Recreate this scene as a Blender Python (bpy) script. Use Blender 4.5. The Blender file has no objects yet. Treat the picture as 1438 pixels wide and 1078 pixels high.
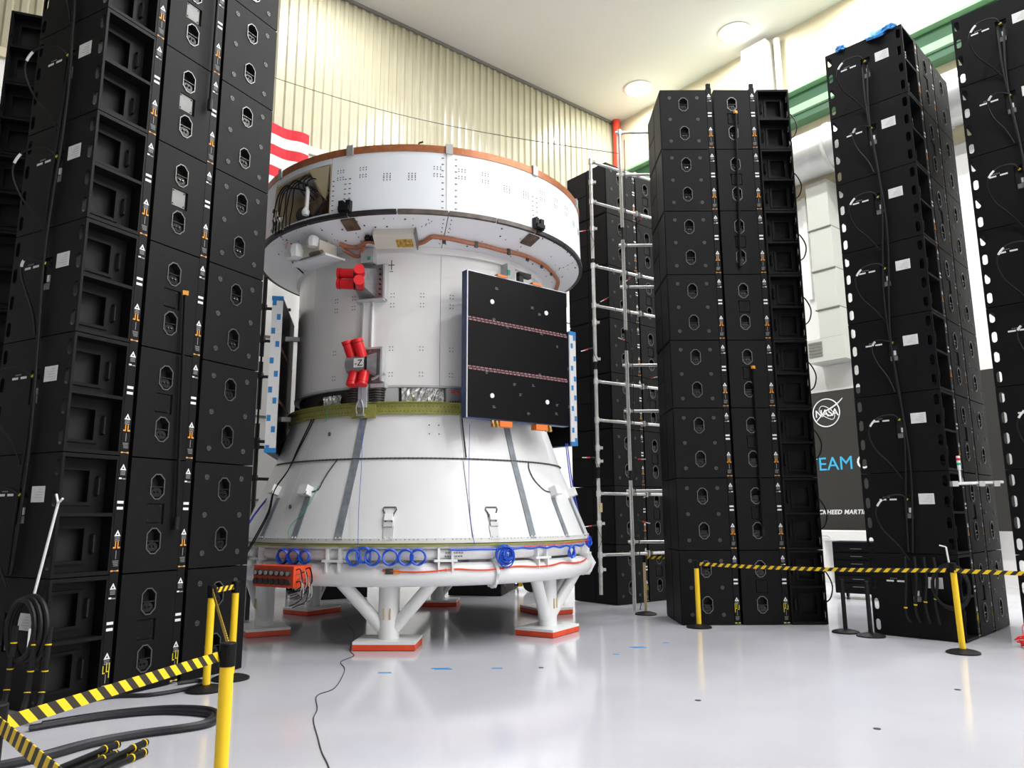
import bpy, bmesh, math, random
from mathutils import Vector, Matrix
from mathutils.geometry import tessellate_polygon
random.seed(7)
R = math.radians
PI = math.pi
SC = bpy.context.scene
COL = SC.collection

# ------------------------------------------------------------------ camera, world, exposure
cam_d = bpy.data.cameras.new('camera')
cam = bpy.data.objects.new('camera', cam_d)
COL.objects.link(cam)
cam_d.sensor_width = 36.0
cam_d.lens = 36.0 * 1051.1 / 1438.0
cam_d.clip_end = 200
cam.matrix_world = Matrix.Translation((0, 0, 1.65)) @ Matrix.Rotation(R(90 + 10.162), 4, 'X') @ Matrix.Rotation(R(-0.268), 4, 'Z')
SC.camera = cam
w = bpy.data.worlds.new('world')
SC.world = w
w.use_nodes = True
w.node_tree.nodes['Background'].inputs[0].default_value = (0.9, 0.95, 1, 1)
w.node_tree.nodes['Background'].inputs[1].default_value = 0.05
SC.view_settings.view_transform = 'Standard'
SC.view_settings.look = 'None'
SC.view_settings.gamma = 1
SC.view_settings.use_curve_mapping = False
SC.view_settings.exposure = 0.26
LAMP_WATTS = 315.0
LAMP_COLOR = (0.975, 0.985, 1.0)

# ------------------------------------------------------------------ materials
MATS = {}
def mat(name, col, rough=0.5, metal=0.0, var=0.0, scale=6.0, bump=0.0, emit=0.0, spec=0.5, coat=0.0):
    m = bpy.data.materials.new(name)
    m.use_nodes = True
    nt = m.node_tree
    b = nt.nodes['Principled BSDF']
    c = (col[0], col[1], col[2], 1)
    b.inputs['Base Color'].default_value = c
    b.inputs['Roughness'].default_value = rough
    b.inputs['Metallic'].default_value = metal
    b.inputs['Specular IOR Level'].default_value = spec
    b.inputs['Coat Weight'].default_value = coat
    b.inputs['Coat Roughness'].default_value = 0.1
    if emit:
        b.inputs['Emission Color'].default_value = c
        b.inputs['Emission Strength'].default_value = emit
    if var or bump:
        tc = nt.nodes.new('ShaderNodeTexCoord')
        n = nt.nodes.new('ShaderNodeTexNoise')
        n.inputs['Scale'].default_value = scale
        n.inputs['Detail'].default_value = 5
        nt.links.new(tc.outputs['Object'], n.inputs['Vector'])
        if var:
            r = nt.nodes.new('ShaderNodeValToRGB')
            r.color_ramp.elements[0].position = 0.3
            r.color_ramp.elements[1].position = 0.7
            r.color_ramp.elements[0].color = tuple(max(0, x * (1 - var)) for x in col) + (1,)
            r.color_ramp.elements[1].color = tuple(min(1, x * (1 + var)) for x in col) + (1,)
            nt.links.new(n.outputs['Fac'], r.inputs[0])
            nt.links.new(r.outputs[0], b.inputs['Base Color'])
        if bump:
            bp = nt.nodes.new('ShaderNodeBump')
            bp.inputs['Strength'].default_value = bump
            bp.inputs['Distance'].default_value = 0.02
            nt.links.new(n.outputs['Fac'], bp.inputs['Height'])
            nt.links.new(bp.outputs[0], b.inputs['Normal'])
    MATS[name] = m
    return m

mat('black_paint', (0.0054, 0.0054, 0.0063), 0.55, var=0.12, scale=9, spec=0.15)
mat('black_satin', (0.0058, 0.0058, 0.0066), 0.5, spec=0.15)
mat('black_deep', (0.006, 0.006, 0.006), 0.7)
mat('black_rubber', (0.007, 0.007, 0.0075), 0.5, spec=0.3)
mat('black_hose', (0.014, 0.014, 0.017), 0.42, var=0.3, scale=40, spec=0.4)
mat('handle_edge', (0.17, 0.17, 0.175), 0.3, 0.7)
mat('handle_grip', (0.012, 0.012, 0.013), 0.22, spec=0.4)
mat('cap_grey', (0.065, 0.065, 0.067), 0.35)
mat('plate_grey', (0.20, 0.20, 0.195), 0.45, var=0.1)
mat('print_white', (0.80, 0.80, 0.80), 0.6)
mat('print_dim', (0.25, 0.25, 0.25), 0.6)
mat('print_orange', (0.75, 0.30, 0.03), 0.6)
mat('print_yellow', (0.75, 0.62, 0.03), 0.6)
mat('paper', (0.78, 0.78, 0.77), 0.8, var=0.03, scale=20)
mat('yellow_paint', (0.92, 0.60, 0.008), 0.38)
mat('belt_yellow', (0.90, 0.60, 0.01), 0.65)
mat('belt_black', (0.025, 0.02, 0.012), 0.7)
mat('white_paint', (0.86, 0.86, 0.86), 0.34, var=0.02, scale=3)
mat('under_white', (0.90, 0.91, 0.93), 0.4)  # paler copy of the ring white, its colour offsets the shade under the ring
mat('white_panel', (0.83, 0.86, 0.89), 0.38, var=0.015, scale=2)
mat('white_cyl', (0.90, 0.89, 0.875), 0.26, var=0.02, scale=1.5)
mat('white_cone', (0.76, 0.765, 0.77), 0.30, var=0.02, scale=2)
mat('stand_white', (0.84, 0.85, 0.85), 0.32)
mat('copper_trim', (0.42, 0.15, 0.06), 0.38, 0.3, var=0.2, scale=12)
mat('copper_pipe', (0.44, 0.17, 0.09), 0.45, var=0.15, scale=20)
mat('band_brown', (0.10, 0.075, 0.062), 0.45, var=0.5, scale=7)
mat('band_dark', (0.02, 0.017, 0.018), 0.5, var=0.3, scale=10)
mat('clip_grey', (0.45, 0.45, 0.44), 0.4, 0.3)
mat('grey_metal', (0.33, 0.33, 0.34), 0.38, 0.55, var=0.15, scale=10)
mat('grey_light', (0.55, 0.56, 0.57), 0.42, 0.2)
mat('steel_pole', (0.62, 0.61, 0.59), 0.32, 0.75, var=0.1, scale=15)
mat('dark_steel', (0.07, 0.065, 0.06), 0.45, 0.5)
mat('beige_hatch', (0.62, 0.52, 0.33), 0.5, var=0.1)
mat('beige_box', (0.66, 0.62, 0.54), 0.45)
mat('bronze', (0.17, 0.12, 0.08), 0.45, 0.4, var=0.4, scale=8)
mat('gold_foil', (0.50, 0.31, 0.08), 0.3, 0.8, var=0.5, scale=25, bump=0.6)
mat('silver_foil', (0.75, 0.75, 0.73), 0.18, 0.9, bump=1.0, scale=22)
mat('olive', (0.29, 0.29, 0.07), 0.42, var=0.12, scale=14)
mat('red_cap', (0.78, 0.012, 0.018), 0.32)
mat('red_cap_top', (0.85, 0.03, 0.035), 0.4)
mat('red_dark', (0.25, 0.004, 0.006), 0.4)
mat('strap_grey', (0.20, 0.225, 0.25), 0.5, var=0.2, scale=10)
mat('strap_pale', (0.52, 0.53, 0.53), 0.4, var=0.1)
mat('cord_dark', (0.05, 0.05, 0.055), 0.6)
mat('cell_black', (0.003, 0.0025, 0.0035), 0.35, spec=0.12)
mat('panel_blue', (0.035, 0.07, 0.18), 0.42, var=0.4, scale=6)
mat('panel_edge', (0.55, 0.58, 0.65), 0.35, 0.3)
mat('pink_strip', (0.30, 0.13, 0.12), 0.5, var=0.5, scale=30)
mat('blue_tape', (0.03, 0.25, 0.62), 0.5)
mat('blue_cable', (0.01, 0.09, 0.62), 0.32)
mat('blue_cord', (0.03, 0.06, 0.42), 0.5)
mat('orange_red', (0.78, 0.075, 0.02), 0.45, var=0.1, scale=8)
mat('orange_clip', (0.75, 0.18, 0.03), 0.5)
mat('green_tag', (0.03, 0.35, 0.22), 0.5)
mat('pink_rag', (0.80, 0.62, 0.64), 0.85, var=0.1)
mat('bag_white', (0.82, 0.82, 0.82), 0.5, bump=0.6, scale=14)
mat('glove_blue', (0.07, 0.36, 0.80), 0.5, bump=0.3, scale=30)
mat('flag_red', (0.50, 0.008, 0.02), 0.8)
mat('flag_white', (0.62, 0.62, 0.61), 0.8)
mat('flag_navy', (0.015, 0.02, 0.10), 0.8)
mat('wall_cream', (0.415, 0.385, 0.275), 0.22, var=0.05, scale=1.0)
mat('wall_white', (0.86, 0.85, 0.82), 0.5, var=0.02, scale=0.7)
mat('wall_grey', (0.30, 0.30, 0.30), 0.6, var=0.03, scale=0.7)
mat('wall_warm', (0.62, 0.55, 0.385), 0.5, var=0.02, scale=0.7)
mat('ceiling_paint', (0.62, 0.605, 0.58), 0.7, var=0.015, scale=0.4)
mat('trim_dark', (0.16, 0.155, 0.14), 0.6)
mat('green_dark', (0.05, 0.14, 0.07), 0.5)
mat('green_light', (0.22, 0.36, 0.22), 0.5)
mat('duct_metal', (0.55, 0.56, 0.54), 0.35, 0.6, var=0.1, scale=3)
mat('duct_grey', (0.50, 0.51, 0.46), 0.5)
mat('banner_black', (0.024, 0.023, 0.019), 0.6)
mat('banner_cyan', (0.05, 0.45, 0.72), 0.6)
mat('lamp_glow', (1.0, 0.98, 0.94), 0.5, emit=18.0)
mat('red_pipe', (0.75, 0.05, 0.02), 0.4)
mat('wood', (0.62, 0.47, 0.25), 0.6)
mat('green_lens', (0.02, 0.4, 0.2), 0.3)
mat('dot_dark', (0.05, 0.045, 0.045), 0.5)

def floor_material():
    m = bpy.data.materials.new('epoxy_floor')
    m.use_nodes = True
    nt = m.node_tree
    b = nt.nodes['Principled BSDF']
    tc = nt.nodes.new('ShaderNodeTexCoord')
    n = nt.nodes.new('ShaderNodeTexNoise'); n.inputs['Scale'].default_value = 0.35; n.inputs['Detail'].default_value = 4
    nt.links.new(tc.outputs['Object'], n.inputs['Vector'])
    r = nt.nodes.new('ShaderNodeValToRGB')
    r.color_ramp.elements[0].position = 0.32; r.color_ramp.elements[0].color = (0.485, 0.48, 0.51, 1)
    r.color_ramp.elements[1].position = 0.62; r.color_ramp.elements[1].color = (0.56, 0.56, 0.605, 1)
    nt.links.new(n.outputs['Fac'], r.inputs[0])
    nt.links.new(r.outputs[0], b.inputs['Base Color'])
    n2 = nt.nodes.new('ShaderNodeTexNoise'); n2.inputs['Scale'].default_value = 0.5; n2.inputs['Detail'].default_value = 2
    nt.links.new(tc.outputs['Object'], n2.inputs['Vector'])
    mr = nt.nodes.new('ShaderNodeMapRange')
    mr.inputs[1].default_value = 0.3; mr.inputs[2].default_value = 0.7
    mr.inputs[3].default_value = 0.09; mr.inputs[4].default_value = 0.16
    nt.links.new(n2.outputs['Fac'], mr.inputs[0])
    nt.links.new(mr.outputs[0], b.inputs['Roughness'])
    MATS['epoxy_floor'] = m
floor_material()

# ------------------------------------------------------------------ mesh helpers
class MB:
    def __init__(s, *mats):
        s.v = []; s.f = []; s.m = []; s.mats = mats
    def add(s, vs, fs, mi=0):
        o = len(s.v)
        s.v += [tuple(p) for p in vs]
        for f in fs:
            s.f.append(tuple(i + o for i in f)); s.m.append(mi)
        return s
    def box(s, x0, x1, y0, y1, z0, z1, mi=0, c=0.0):
        if x1 < x0: x0, x1 = x1, x0
        if y1 < y0: y0, y1 = y1, y0
        if z1 < z0: z0, z1 = z1, z0
        if not c:
            vs = [(x, y, z) for z in (z0, z1) for x, y in ((x0, y0), (x1, y0), (x1, y1), (x0, y1))]
            return s.add(vs, [(3, 2, 1, 0), (4, 5, 6, 7), (0, 1, 5, 4), (1, 2, 6, 5), (2, 3, 7, 6), (3, 0, 4, 7)], mi)
        bm = bmesh.new()
        bmesh.ops.create_cube(bm, size=1)
        for v in bm.verts:
            v.co = Vector(((x0 + x1) / 2 + v.co.x * (x1 - x0), (y0 + y1) / 2 + v.co.y * (y1 - y0), (z0 + z1) / 2 + v.co.z * (z1 - z0)))
        bmesh.ops.bevel(bm, geom=list(bm.edges), offset=c, segments=1, affect='EDGES')
        bm.verts.index_update()
        s.add([v.co[:] for v in bm.verts], [[v.index for v in f.verts] for f in bm.faces], mi)
        bm.free()
        return s
    def obox(s, ctr, ax, ay, az, mi=0):
        c = Vector(ctr); ax = Vector(ax); ay = Vector(ay); az = Vector(az)
        vs = [c + ax * i + ay * j + az * k for k in (-.5, .5) for i, j in ((-.5, -.5), (.5, -.5), (.5, .5), (-.5, .5))]
        return s.add(vs, [(3, 2, 1, 0), (4, 5, 6, 7), (0, 1, 5, 4), (1, 2, 6, 5), (2, 3, 7, 6), (3, 0, 4, 7)], mi)
    def cyl(s, p0, p1, r0, r1=None, n=12, mi=0, mic=None):
        p0 = Vector(p0); p1 = Vector(p1); r1 = r0 if r1 is None else r1
        d = (p1 - p0).normalized()
        a = d.orthogonal().normalized(); b = d.cross(a)
        vs = []
        for p, r in ((p0, r0), (p1, r1)):
            for i in range(n):
                t = 2 * PI * i / n
                vs.append(p + (a * math.cos(t) + b * math.sin(t)) * r)
        s.add(vs, [(i, (i + 1) % n, n + (i + 1) % n, n + i) for i in range(n)], mi)
        s.add(vs[:n], [tuple(reversed(range(n)))], mi if mic is None else mic)
        s.add(vs[n:], [tuple(range(n))], mi if mic is None else mic)
        return s
    def tube(s, pts, r, n=8, mi=0, closed=False):
        P = [Vector(p) for p in pts]; N = len(P)
        T = []
        for i in range(N):
            a = P[(i - 1) % N] if (closed or i) else P[0]
            b = P[(i + 1) % N] if (closed or i < N - 1) else P[-1]
            T.append((b - a).normalized())
        nrm = T[0].orthogonal().normalized()
        rings = []
        for i in range(N):
            nrm = (nrm - T[i] * nrm.dot(T[i]))
            nrm = nrm.normalized() if nrm.length > 1e-6 else T[i].orthogonal().normalized()
            bi = T[i].cross(nrm)
            rr = r[i] if isinstance(r, (list, tuple)) else r
            rings.append([P[i] + (nrm * math.cos(2 * PI * k / n) + bi * math.sin(2 * PI * k / n)) * rr for k in range(n)])
        vs = [v for g in rings for v in g]
        fs = []
        for i in range(N if closed else N - 1):
            j = (i + 1) % N
            fs += [(i * n + k, i * n + (k + 1) % n, j * n + (k + 1) % n, j * n + k) for k in range(n)]
        if not closed:
            fs += [tuple(reversed(range(n))), tuple((N - 1) * n + k for k in range(n))]
        return s.add(vs, fs, mi)
    def lathe(s, prof, n=48, a0=0.0, a1=360.0, mi=0, c=(0, 0, 0), closed=False):
        """prof: list of (r,z); closed = the profile is a loop"""
        full = abs(a1 - a0) >= 359.99
        m = n if full else n + 1
        vs = []
        for i in range(m):
            t = R(a0 + (a1 - a0) * i / n)
            for r, z in prof:
                vs.append((c[0] + r * math.cos(t), c[1] + r * math.sin(t), c[2] + z))
        k = len(prof); fs = []
        kk = k if closed else k - 1
        for i in range(n):
            j = (i + 1) % m
            for q in range(kk):
                q2 = (q + 1) % k
                fs.append((i * k + q, j * k + q, j * k + q2, i * k + q2))
        if closed and not full:
            fs += [tuple(range(k)), tuple(reversed([(m - 1) * k + q for q in range(k)]))]
        return s.add(vs, fs, mi)
    def prism(s, outer, holes, fn, d0, d1, mi=0, mih=None):
        """2-D outline with holes, fn(u,v,d)->point, between depths d0 and d1"""
        loops = [outer] + holes
        flat = [p for l in loops for p in l]
        tris = tessellate_polygon([[Vector((p[0], p[1], 0)) for p in l] for l in loops])
        n = len(flat)
        vs = [fn(p[0], p[1], d0) for p in flat] + [fn(p[0], p[1], d1) for p in flat]
        s.add(vs, [t for t in tris] + [tuple(n + i for i in reversed(t)) for t in tris], mi)
        o = 0
        for li, l in enumerate(loops):
            k = len(l)
            s.add([vs[o + i] for i in range(k)] + [vs[n + o + i] for i in range(k)],
                  [(i, (i + 1) % k, k + (i + 1) % k, k + i) for i in range(k)], mi if (mih is None or li == 0) else mih)
            o += k
        return s
    def build(s, name, smooth=False, recalc=True):
        me = bpy.data.meshes.new(name)
        me.from_pydata(s.v, [], s.f)
        for k in s.mats:
            me.materials.append(MATS[k])
        me.polygons.foreach_set('material_index', s.m)
        if recalc:
            bm = bmesh.new(); bm.from_mesh(me)
            bmesh.ops.remove_doubles(bm, verts=bm.verts, dist=1e-5)
            bmesh.ops.recalc_face_normals(bm, faces=bm.faces)
            bm.to_mesh(me); bm.free()
        if smooth:
            me.polygons.foreach_set('use_smooth', [True] * len(me.polygons))
            me.set_sharp_from_angle(angle=R(35))
        me.update()
        return me

def link(name, me, parent=None, loc=(0, 0, 0), rz=0.0, kind=None, label=None):
    o = bpy.data.objects.new(name, me)
    COL.objects.link(o)
    o.location = loc
    o.rotation_euler = (0, 0, rz)
    if parent is not None:
        o.parent = parent
    if kind: o['kind'] = kind
    if label: o['label'] = label
    return o
def obj(name, mb, parent=None, smooth=False, kind=None, label=None, loc=(0, 0, 0), rz=0.0):
    return link(name, mb.build(name, smooth), parent, loc, rz, kind, label)
def tag(o, label, cat, group=None):
    o['label'] = label; o['category'] = cat
    if group: o['group'] = group
    return o
def thing(name, label, cat, loc=(0, 0, 0), rz=0.0, group=None):
    o = bpy.data.objects.new(name, None)
    COL.objects.link(o)
    o.location = loc; o.rotation_euler = (0, 0, rz)
    o.empty_display_size = 0.2
    return tag(o, label, cat, group)
def spline(pts, k=6, closed=False):
    P = [Vector(p) for p in pts]; n = len(P); out = []
    rng = range(n) if closed else range(n - 1)
    for i in rng:
        p0 = P[(i - 1) % n] if (closed or i) else P[0]
        p1 = P[i]; p2 = P[(i + 1) % n]
        p3 = P[(i + 2) % n] if (closed or i < n - 2) else P[-1]
        for j in range(k):
            t = j / k
            out.append(0.5 * ((2 * p1) + (p2 - p0) * t + (2 * p0 - 5 * p1 + 4 * p2 - p3) * t * t + (3 * p1 - p0 - 3 * p2 + p3) * t ** 3))
    if not closed: out.append(P[-1])
    return out
def text_mesh(name, body, size, matname, depth=0.004, shear=0.0, bold=0.0, space=1.0):
    cu = bpy.data.curves.new(name, 'FONT')
    cu.body = body; cu.size = size; cu.extrude = depth; cu.shear = shear; cu.offset = bold
    cu.align_x = 'LEFT'; cu.space_character = space; cu.resolution_u = 3
    t = bpy.data.objects.new(name, cu)
    COL.objects.link(t)
    bpy.context.view_layer.update()
    me = bpy.data.meshes.new_from_object(t)
    bpy.data.objects.remove(t)
    me.materials.clear(); me.materials.append(MATS[matname])
    return me

# ------------------------------------------------------------------ the hall
H = 17.0
C0 = Vector((4.17, 27.43, 0))
DL = Vector((-0.777, -0.629, 0)).normalized()
DR = Vector((0.629, -0.777, 0)).normalized()
LA, LB = 34.0, 38.0
def rw(a, b, z=0.0):
    p = C0 + DL * a + DR * b
    return Vector((p.x, p.y, z))
def struct(name, mb, parent=None, smooth=False):
    o = obj(name, mb, parent, smooth)
    if parent is None: o['kind'] = 'structure'
    return o
def rbox(mb, a0, a1, b0, b1, z0, z1, mi=0):
    c = (rw(a0, b0, z0) + rw(a1, b1, z1)) / 2
    mb.obox(c, DL * (a1 - a0), DR * (b1 - b0), Vector((0, 0, z1 - z0)), mi)
    return mb
struct('floor', rbox(MB('epoxy_floor'), -0.5, LA + 0.5, -0.5, LB + 0.5, -0.3, 0.0))
struct('ceiling', rbox(MB('ceiling_paint'), -0.5, LA + 0.5, -0.5, LB + 0.5, H, H + 0.3))
LEDGE = 11.9
wl = struct('wall_left', rbox(MB('wall_white'), -0.5, LA + 0.5, -0.5, -0.12, 0, H))
mb = MB('wall_white'); rbox(mb, 0, LA, -0.12, 0.0, 0, LEDGE); obj('lower_wall', mb, wl)
# corrugated sheets above the ledge, each sheet an object of its own
pitch, dep, nrib = 0.28, 0.05, 15
sheet_w = pitch * nrib
k = 0
a = 0.0
while a < LA - 0.1:
    mb = MB('wall_cream'); prof = []
    for i in range(nrib):
        x = a + i * pitch
        prof += [(x, 0.0), (x + 0.10, 0.0), (x + 0.14, dep), (x + 0.24, dep)]
    prof.append((a + sheet_w - 0.005, 0.0))
    prof = [p for p in prof if p[0] <= LA]
    vs = [rw(p[0], p[1] - 0.02, z) for z in (LEDGE, H) for p in prof]
    n = len(prof)
    mb.add(vs, [(i, i + 1, n + i + 1, n + i) for i in range(n - 1)])
    obj('corrugated_sheet', mb, wl)
    a += sheet_w
mb = MB('wall_warm'); rbox(mb, 0, LA, 0.0, 0.10, LEDGE - 0.22, LEDGE); obj('ledge', mb, wl)
for z in (2.1, 4.2, 6.3, 8.4, 10.3):
    mb = MB('trim_dark'); rbox(mb, 0.1, LA, 0.0, 0.02, z, z + 0.05); obj('joint_strip', mb, wl)
wr = struct('wall_right', rbox(MB('wall_warm'), -0.5, -0.02, -0.5, LB + 0.5, 0, H))
obj('lower_wall', rbox(MB('wall_white'), -0.02, 0.0, 0, LB, 0, 11.2), wr)
struct('wall_rear', rbox(MB('wall_grey'), LA, LA + 0.4, -0.5, LB + 0.5, 0, H))
struct('wall_near', rbox(MB('wall_white'), -0.5, LA + 0.5, LB, LB + 0.4, 0, H))
struct('trim_1', rbox(MB('trim_dark'), 0, LA, 0.0, 0.09, H - 0.10, H))
# red standpipe in the corner
mb = MB('red_pipe'); p = rw(0.22, 0.22); mb.cyl((p.x, p.y, 0), (p.x, p.y, H), 0.14, n=14)
tag(obj('standpipe', mb, smooth=True), 'red vertical standpipe in the far corner of the hall', 'pipe')
# column on the right wall
t = thing('wall_column', 'white boxed column on the cream wall behind the right towers', 'column', rw(0.2, 6.6))
for nm, (a0, a1, b0, b1) in {'column_box': (0.0, 0.45, 6.05, 6.95), 'side_pipe': (0.0, 0.2, 7.05, 7.25)}.items():
    mb = MB('wall_white')
    if nm == 'column_box': rbox(mb, a0, a1, b0, b1, 0, 16.8)
    else:
        p = rw(0.12, 7.15); mb.cyl((p.x, p.y, 0), (p.x, p.y, 16.8), 0.1, n=12)
    o = obj(nm, mb); o.parent = t; o.location = -Vector(t.location)
# green crane girder along the right wall
t = thing('crane_girder', 'green crane girder running along the cream wall at right', 'girder', rw(0.3, 19))
for nm, m_, a0, a1, z0, z1 in (('web', 'green_dark', 0.22, 0.30, 13.95, 14.5), ('top_flange', 'green_light', 0.0, 0.55, 14.5, 14.58), ('bottom_flange', 'green_light', 0.0, 0.6, 13.72, 13.95), ('lower_rail', 'green_dark', 0.1, 0.5, 13.5, 13.72)):
    o = obj(nm, rbox(MB(m_), a0, a1, 0.6, LB - 1, z0, z1)); o.parent = t; o.location = -Vector(t.location)
# silver air duct and rectangular drop
t = thing('round_duct', 'large silver round air duct along the cream wall', 'duct', rw(0.9, 9))
mb = MB('duct_metal'); mb.cyl(rw(0.85, 7.2, 12.05), rw(0.85, 30, 12.05), 0.68, n=28); o = obj('duct_pipe', mb, smooth=True); o.parent = t; o.location = -Vector(t.location)
for b in (9, 12, 15, 18, 21):
    mb = MB('duct_grey'); mb.cyl(rw(0.85, b, 12.05), rw(0.85, b + 0.08, 12.05), 0.71, n=28); o = obj('duct_band', mb, smooth=True); o.parent = t; o.location = -Vector(t.location)
t = thing('rectangular_duct', 'pale grey rectangular duct dropping down the wall to a grille', 'duct', rw(0.4, 8.35))
zz = [11.3, 9.85, 8.6, 7.45, 6.6]
for i in range(4):
    e = 0.03 * i
    o = obj('duct_section', rbox(MB('duct_grey'), 0.02, 0.62, 8.0 + e, 8.65 + e, zz[i + 1] + 0.03, zz[i])); o.parent = t; o.location = -Vector(t.location)
    o = obj('duct_joint', rbox(MB('trim_dark'), 0.0, 0.66, 7.97 + e, 8.68 + e, zz[i + 1], zz[i + 1] + 0.03)); o.parent = t; o.location = -Vector(t.location)
o = obj('outlet_box', rbox(MB('duct_grey'), 0.02, 0.75, 7.75, 8.85, 5.95, 6.6)); o.parent = t; o.location = -Vector(t.location)
for i in range(5):
    o = obj('grille_slat', rbox(MB('trim_dark'), 0.75, 0.77, 7.8, 8.2, 6.1 + i * 0.09, 6.16 + i * 0.09)); o.parent = t; o.location = -Vector(t.location)
mb = MB('wall_white'); rbox(mb, 0.0, 0.1, 7.55, 7.68, 8.0, 11.2)
tag(obj('cable_conduit', mb), 'thin cream conduit on the wall left of the rectangular duct', 'conduit')

# banner with emblem and lettering on the right wall
t = thing('banner', 'black banner with round emblem and cyan lettering behind the right towers', 'banner', rw(0.55, 9.3, 3.2))
o = obj('banner_cloth', rbox(MB('banner_black'), 0.50, 0.53, 6.6, 12.4, 1.30, 5.12)); o.parent = t; o.location = -Vector(t.location)
BX = Matrix((( DR.x, 0, DL.x, 0), (DR.y, 0, DL.y, 0), (0, 1, 0, 0), (0, 0, 0, 1)))   # local x along the wall, y up, z out
def on_banner(me, name, b, z, label=None):
    o = bpy.data.objects.new(name, me); COL.objects.link(o)
    o.parent = t
    p = rw(0.535, b, z)
    o.matrix_local = Matrix.Translation(p - Vector(t.location)) @ BX
    if label: o['label'] = label
    return o
mb = MB('print_white')
cir = [(0.39 * math.cos(2 * PI * i / 40), 0.39 * math.sin(2 * PI * i / 40), 0.004) for i in range(40)]
mb.tube(cir, 0.016, 6, closed=True)
mb.tube(spline([(-0.30, -0.22, .006), (-0.05, 0.02, .006), (0.12, 0.10, .006), (0.34, 0.22, .006), (0.50, 0.36, .006)], 6), [0.012 + 0.012 * math.sin(PI * i / 24) for i in range(25)], 6)
mb.tube(spline([(-0.12, 0.20, .006), (-0.2, 0.08, .006), (-0.05, -0.1, .006), (0.18, -0.2, .006), (0.24, -0.05, .006), (0.05, 0.14, .006)], 6, True), 0.009, 6, closed=True)
on_banner(mb.build('emblem'), 'emblem', 8.05, 4.52, 'white round emblem with swoosh and letters')
on_banner(text_mesh('emblem_lettering', 'NASA', 0.28, 'print_white', bold=0.004, space=0.9), 'emblem_lettering', 8.05 - 0.33, 4.42)
on_banner(text_mesh('lettering', 'TEAM', 0.52, 'banner_cyan'), 'lettering', 7.38, 2.92)
on_banner(text_mesh('lettering', 'ORION', 0.52, 'print_white'), 'lettering', 8.78, 2.92)
on_banner(text_mesh('lettering', 'LOCKHEED MARTIN', 0.165, 'print_white', shear=0.25, bold=0.005, space=1.1), 'lettering', 7.36, 1.72)
# flag on the left wall (local x runs towards the corner)
t = thing('flag', 'large red and white striped flag hanging on the cream wall', 'flag', rw(15.8, 0.2, 10.5))
fh, fw, fz = 0.30, 6.2, 12.12
for i in range(13):
    mb = MB('flag_red' if i % 2 == 0 else 'flag_white')
    z1 = fz - i * fh; xs = []
    n = 30
    a_r, a_l = 12.75, 12.75 + fw
    if i < 7: a_l = 12.75 + fw * 0.6
    vs = []
    for j in range(n + 1):
        a = a_r + (a_l - a_r) * j / n
        off = 0.24 + 0.05 * math.sin(j * 0.9) 
        for z, oo in ((z1, 0), (z1 - fh, 0), (z1 - fh, -0.012), (z1, -0.012)):
            vs.append(rw(a, off + oo, z) - Vector(t.location))
    fs = []
    for j in range(n):
        for q in range(4):
            fs.append((j * 4 + q, j * 4 + (q + 1) % 4, j * 4 + 4 + (q + 1) % 4, j * 4 + 4 + q))
    mb.add(vs, fs); obj('stripe', mb, t)
mb = MB('flag_navy'); rbox(mb, 12.75 + fw * 0.6, 12.75 + fw, 0.2, 0.24, fz - 7 * fh, fz); o = obj('canton', mb); o.parent = t; o.location = -Vector(t.location)
canton = o
mb = MB('flag_white')
for i in range(9):
    for j in range(6 if i % 2 == 0 else 5):
        a = 12.75 + fw * 0.6 + 0.2 + (j + (0 if i % 2 == 0 else 0.5)) * 0.42
        z = fz - 0.2 - i * 0.215
        pts = []
        for q in range(10):
            rr = 0.09 if q % 2 == 0 else 0.036
            an = PI / 2 + q * PI / 5
            pts.append((a + rr * math.cos(an), z + rr * math.sin(an)))
        mb.prism(pts, [], lambda u, v, d: rw(u, d, v), 0.24, 0.25)
o = obj('stars', mb); o.parent = canton; o['kind'] = 'stuff'

# ceiling lamps: one row by the right wall is in the picture, the rest is unseen, its middle row added to brighten the right wall
def make_lamp():
    t = thing('ceiling_lamp', 'round high-bay lamp on the hall ceiling out of view', 'lamp')
    mb = MB('steel_pole'); mb.lathe([(0.45, 0.02), (0.52, 0.02), (0.52, -0.03), (0.47, -0.04), (0.45, -0.04)], 28, closed=True)
    obj('rim', mb, t, smooth=True)
    mb = MB('lamp_glow'); mb.lathe([(0.46, -0.02), (0.43, -0.07), (0.24, -0.11), (0.0, -0.12)], 28)
    obj('lens', mb, t, smooth=True)
    return t
proto = make_lamp()
def copy_tree(o, parent=None):
    c = o.copy(); COL.objects.link(c); c.parent = parent
    for ch in o.children: copy_tree(ch, c)
    return c
LROWS = (1.25, 6.9, 12.6)  # middle row is added light for the lower right wall, kept out of view
first = True
ln = 0
for ai, a in enumerate(LROWS):
    for bi in range(9):
        b = 2.27 + 4.09 * bi
        if ai == 1 and bi == 0: continue
        o = proto if first else copy_tree(proto)
        first = False
        o.location = rw(a, b, H)
        o['group'] = 'ceiling lamps'
        o['label'] = 'unseen high-bay lamp on the ceiling, above the top of the picture'
        if ai == 0 and bi == 0: o['label'] = 'bright ceiling lamp nearest the far corner with the red pipe'
        elif ai == 0 and bi == 1: o['label'] = 'bright ceiling lamp above the white wall column'
        ld = bpy.data.lights.new('lamp_light', 'AREA')
        ld.shape = 'DISK'; ld.size = 0.7
        ld.energy = LAMP_WATTS; ld.color = LAMP_COLOR
        lo = bpy.data.objects.new('lamp_light', ld); COL.objects.link(lo)
        lo.location = rw(a, b, H - 0.14)

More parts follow.
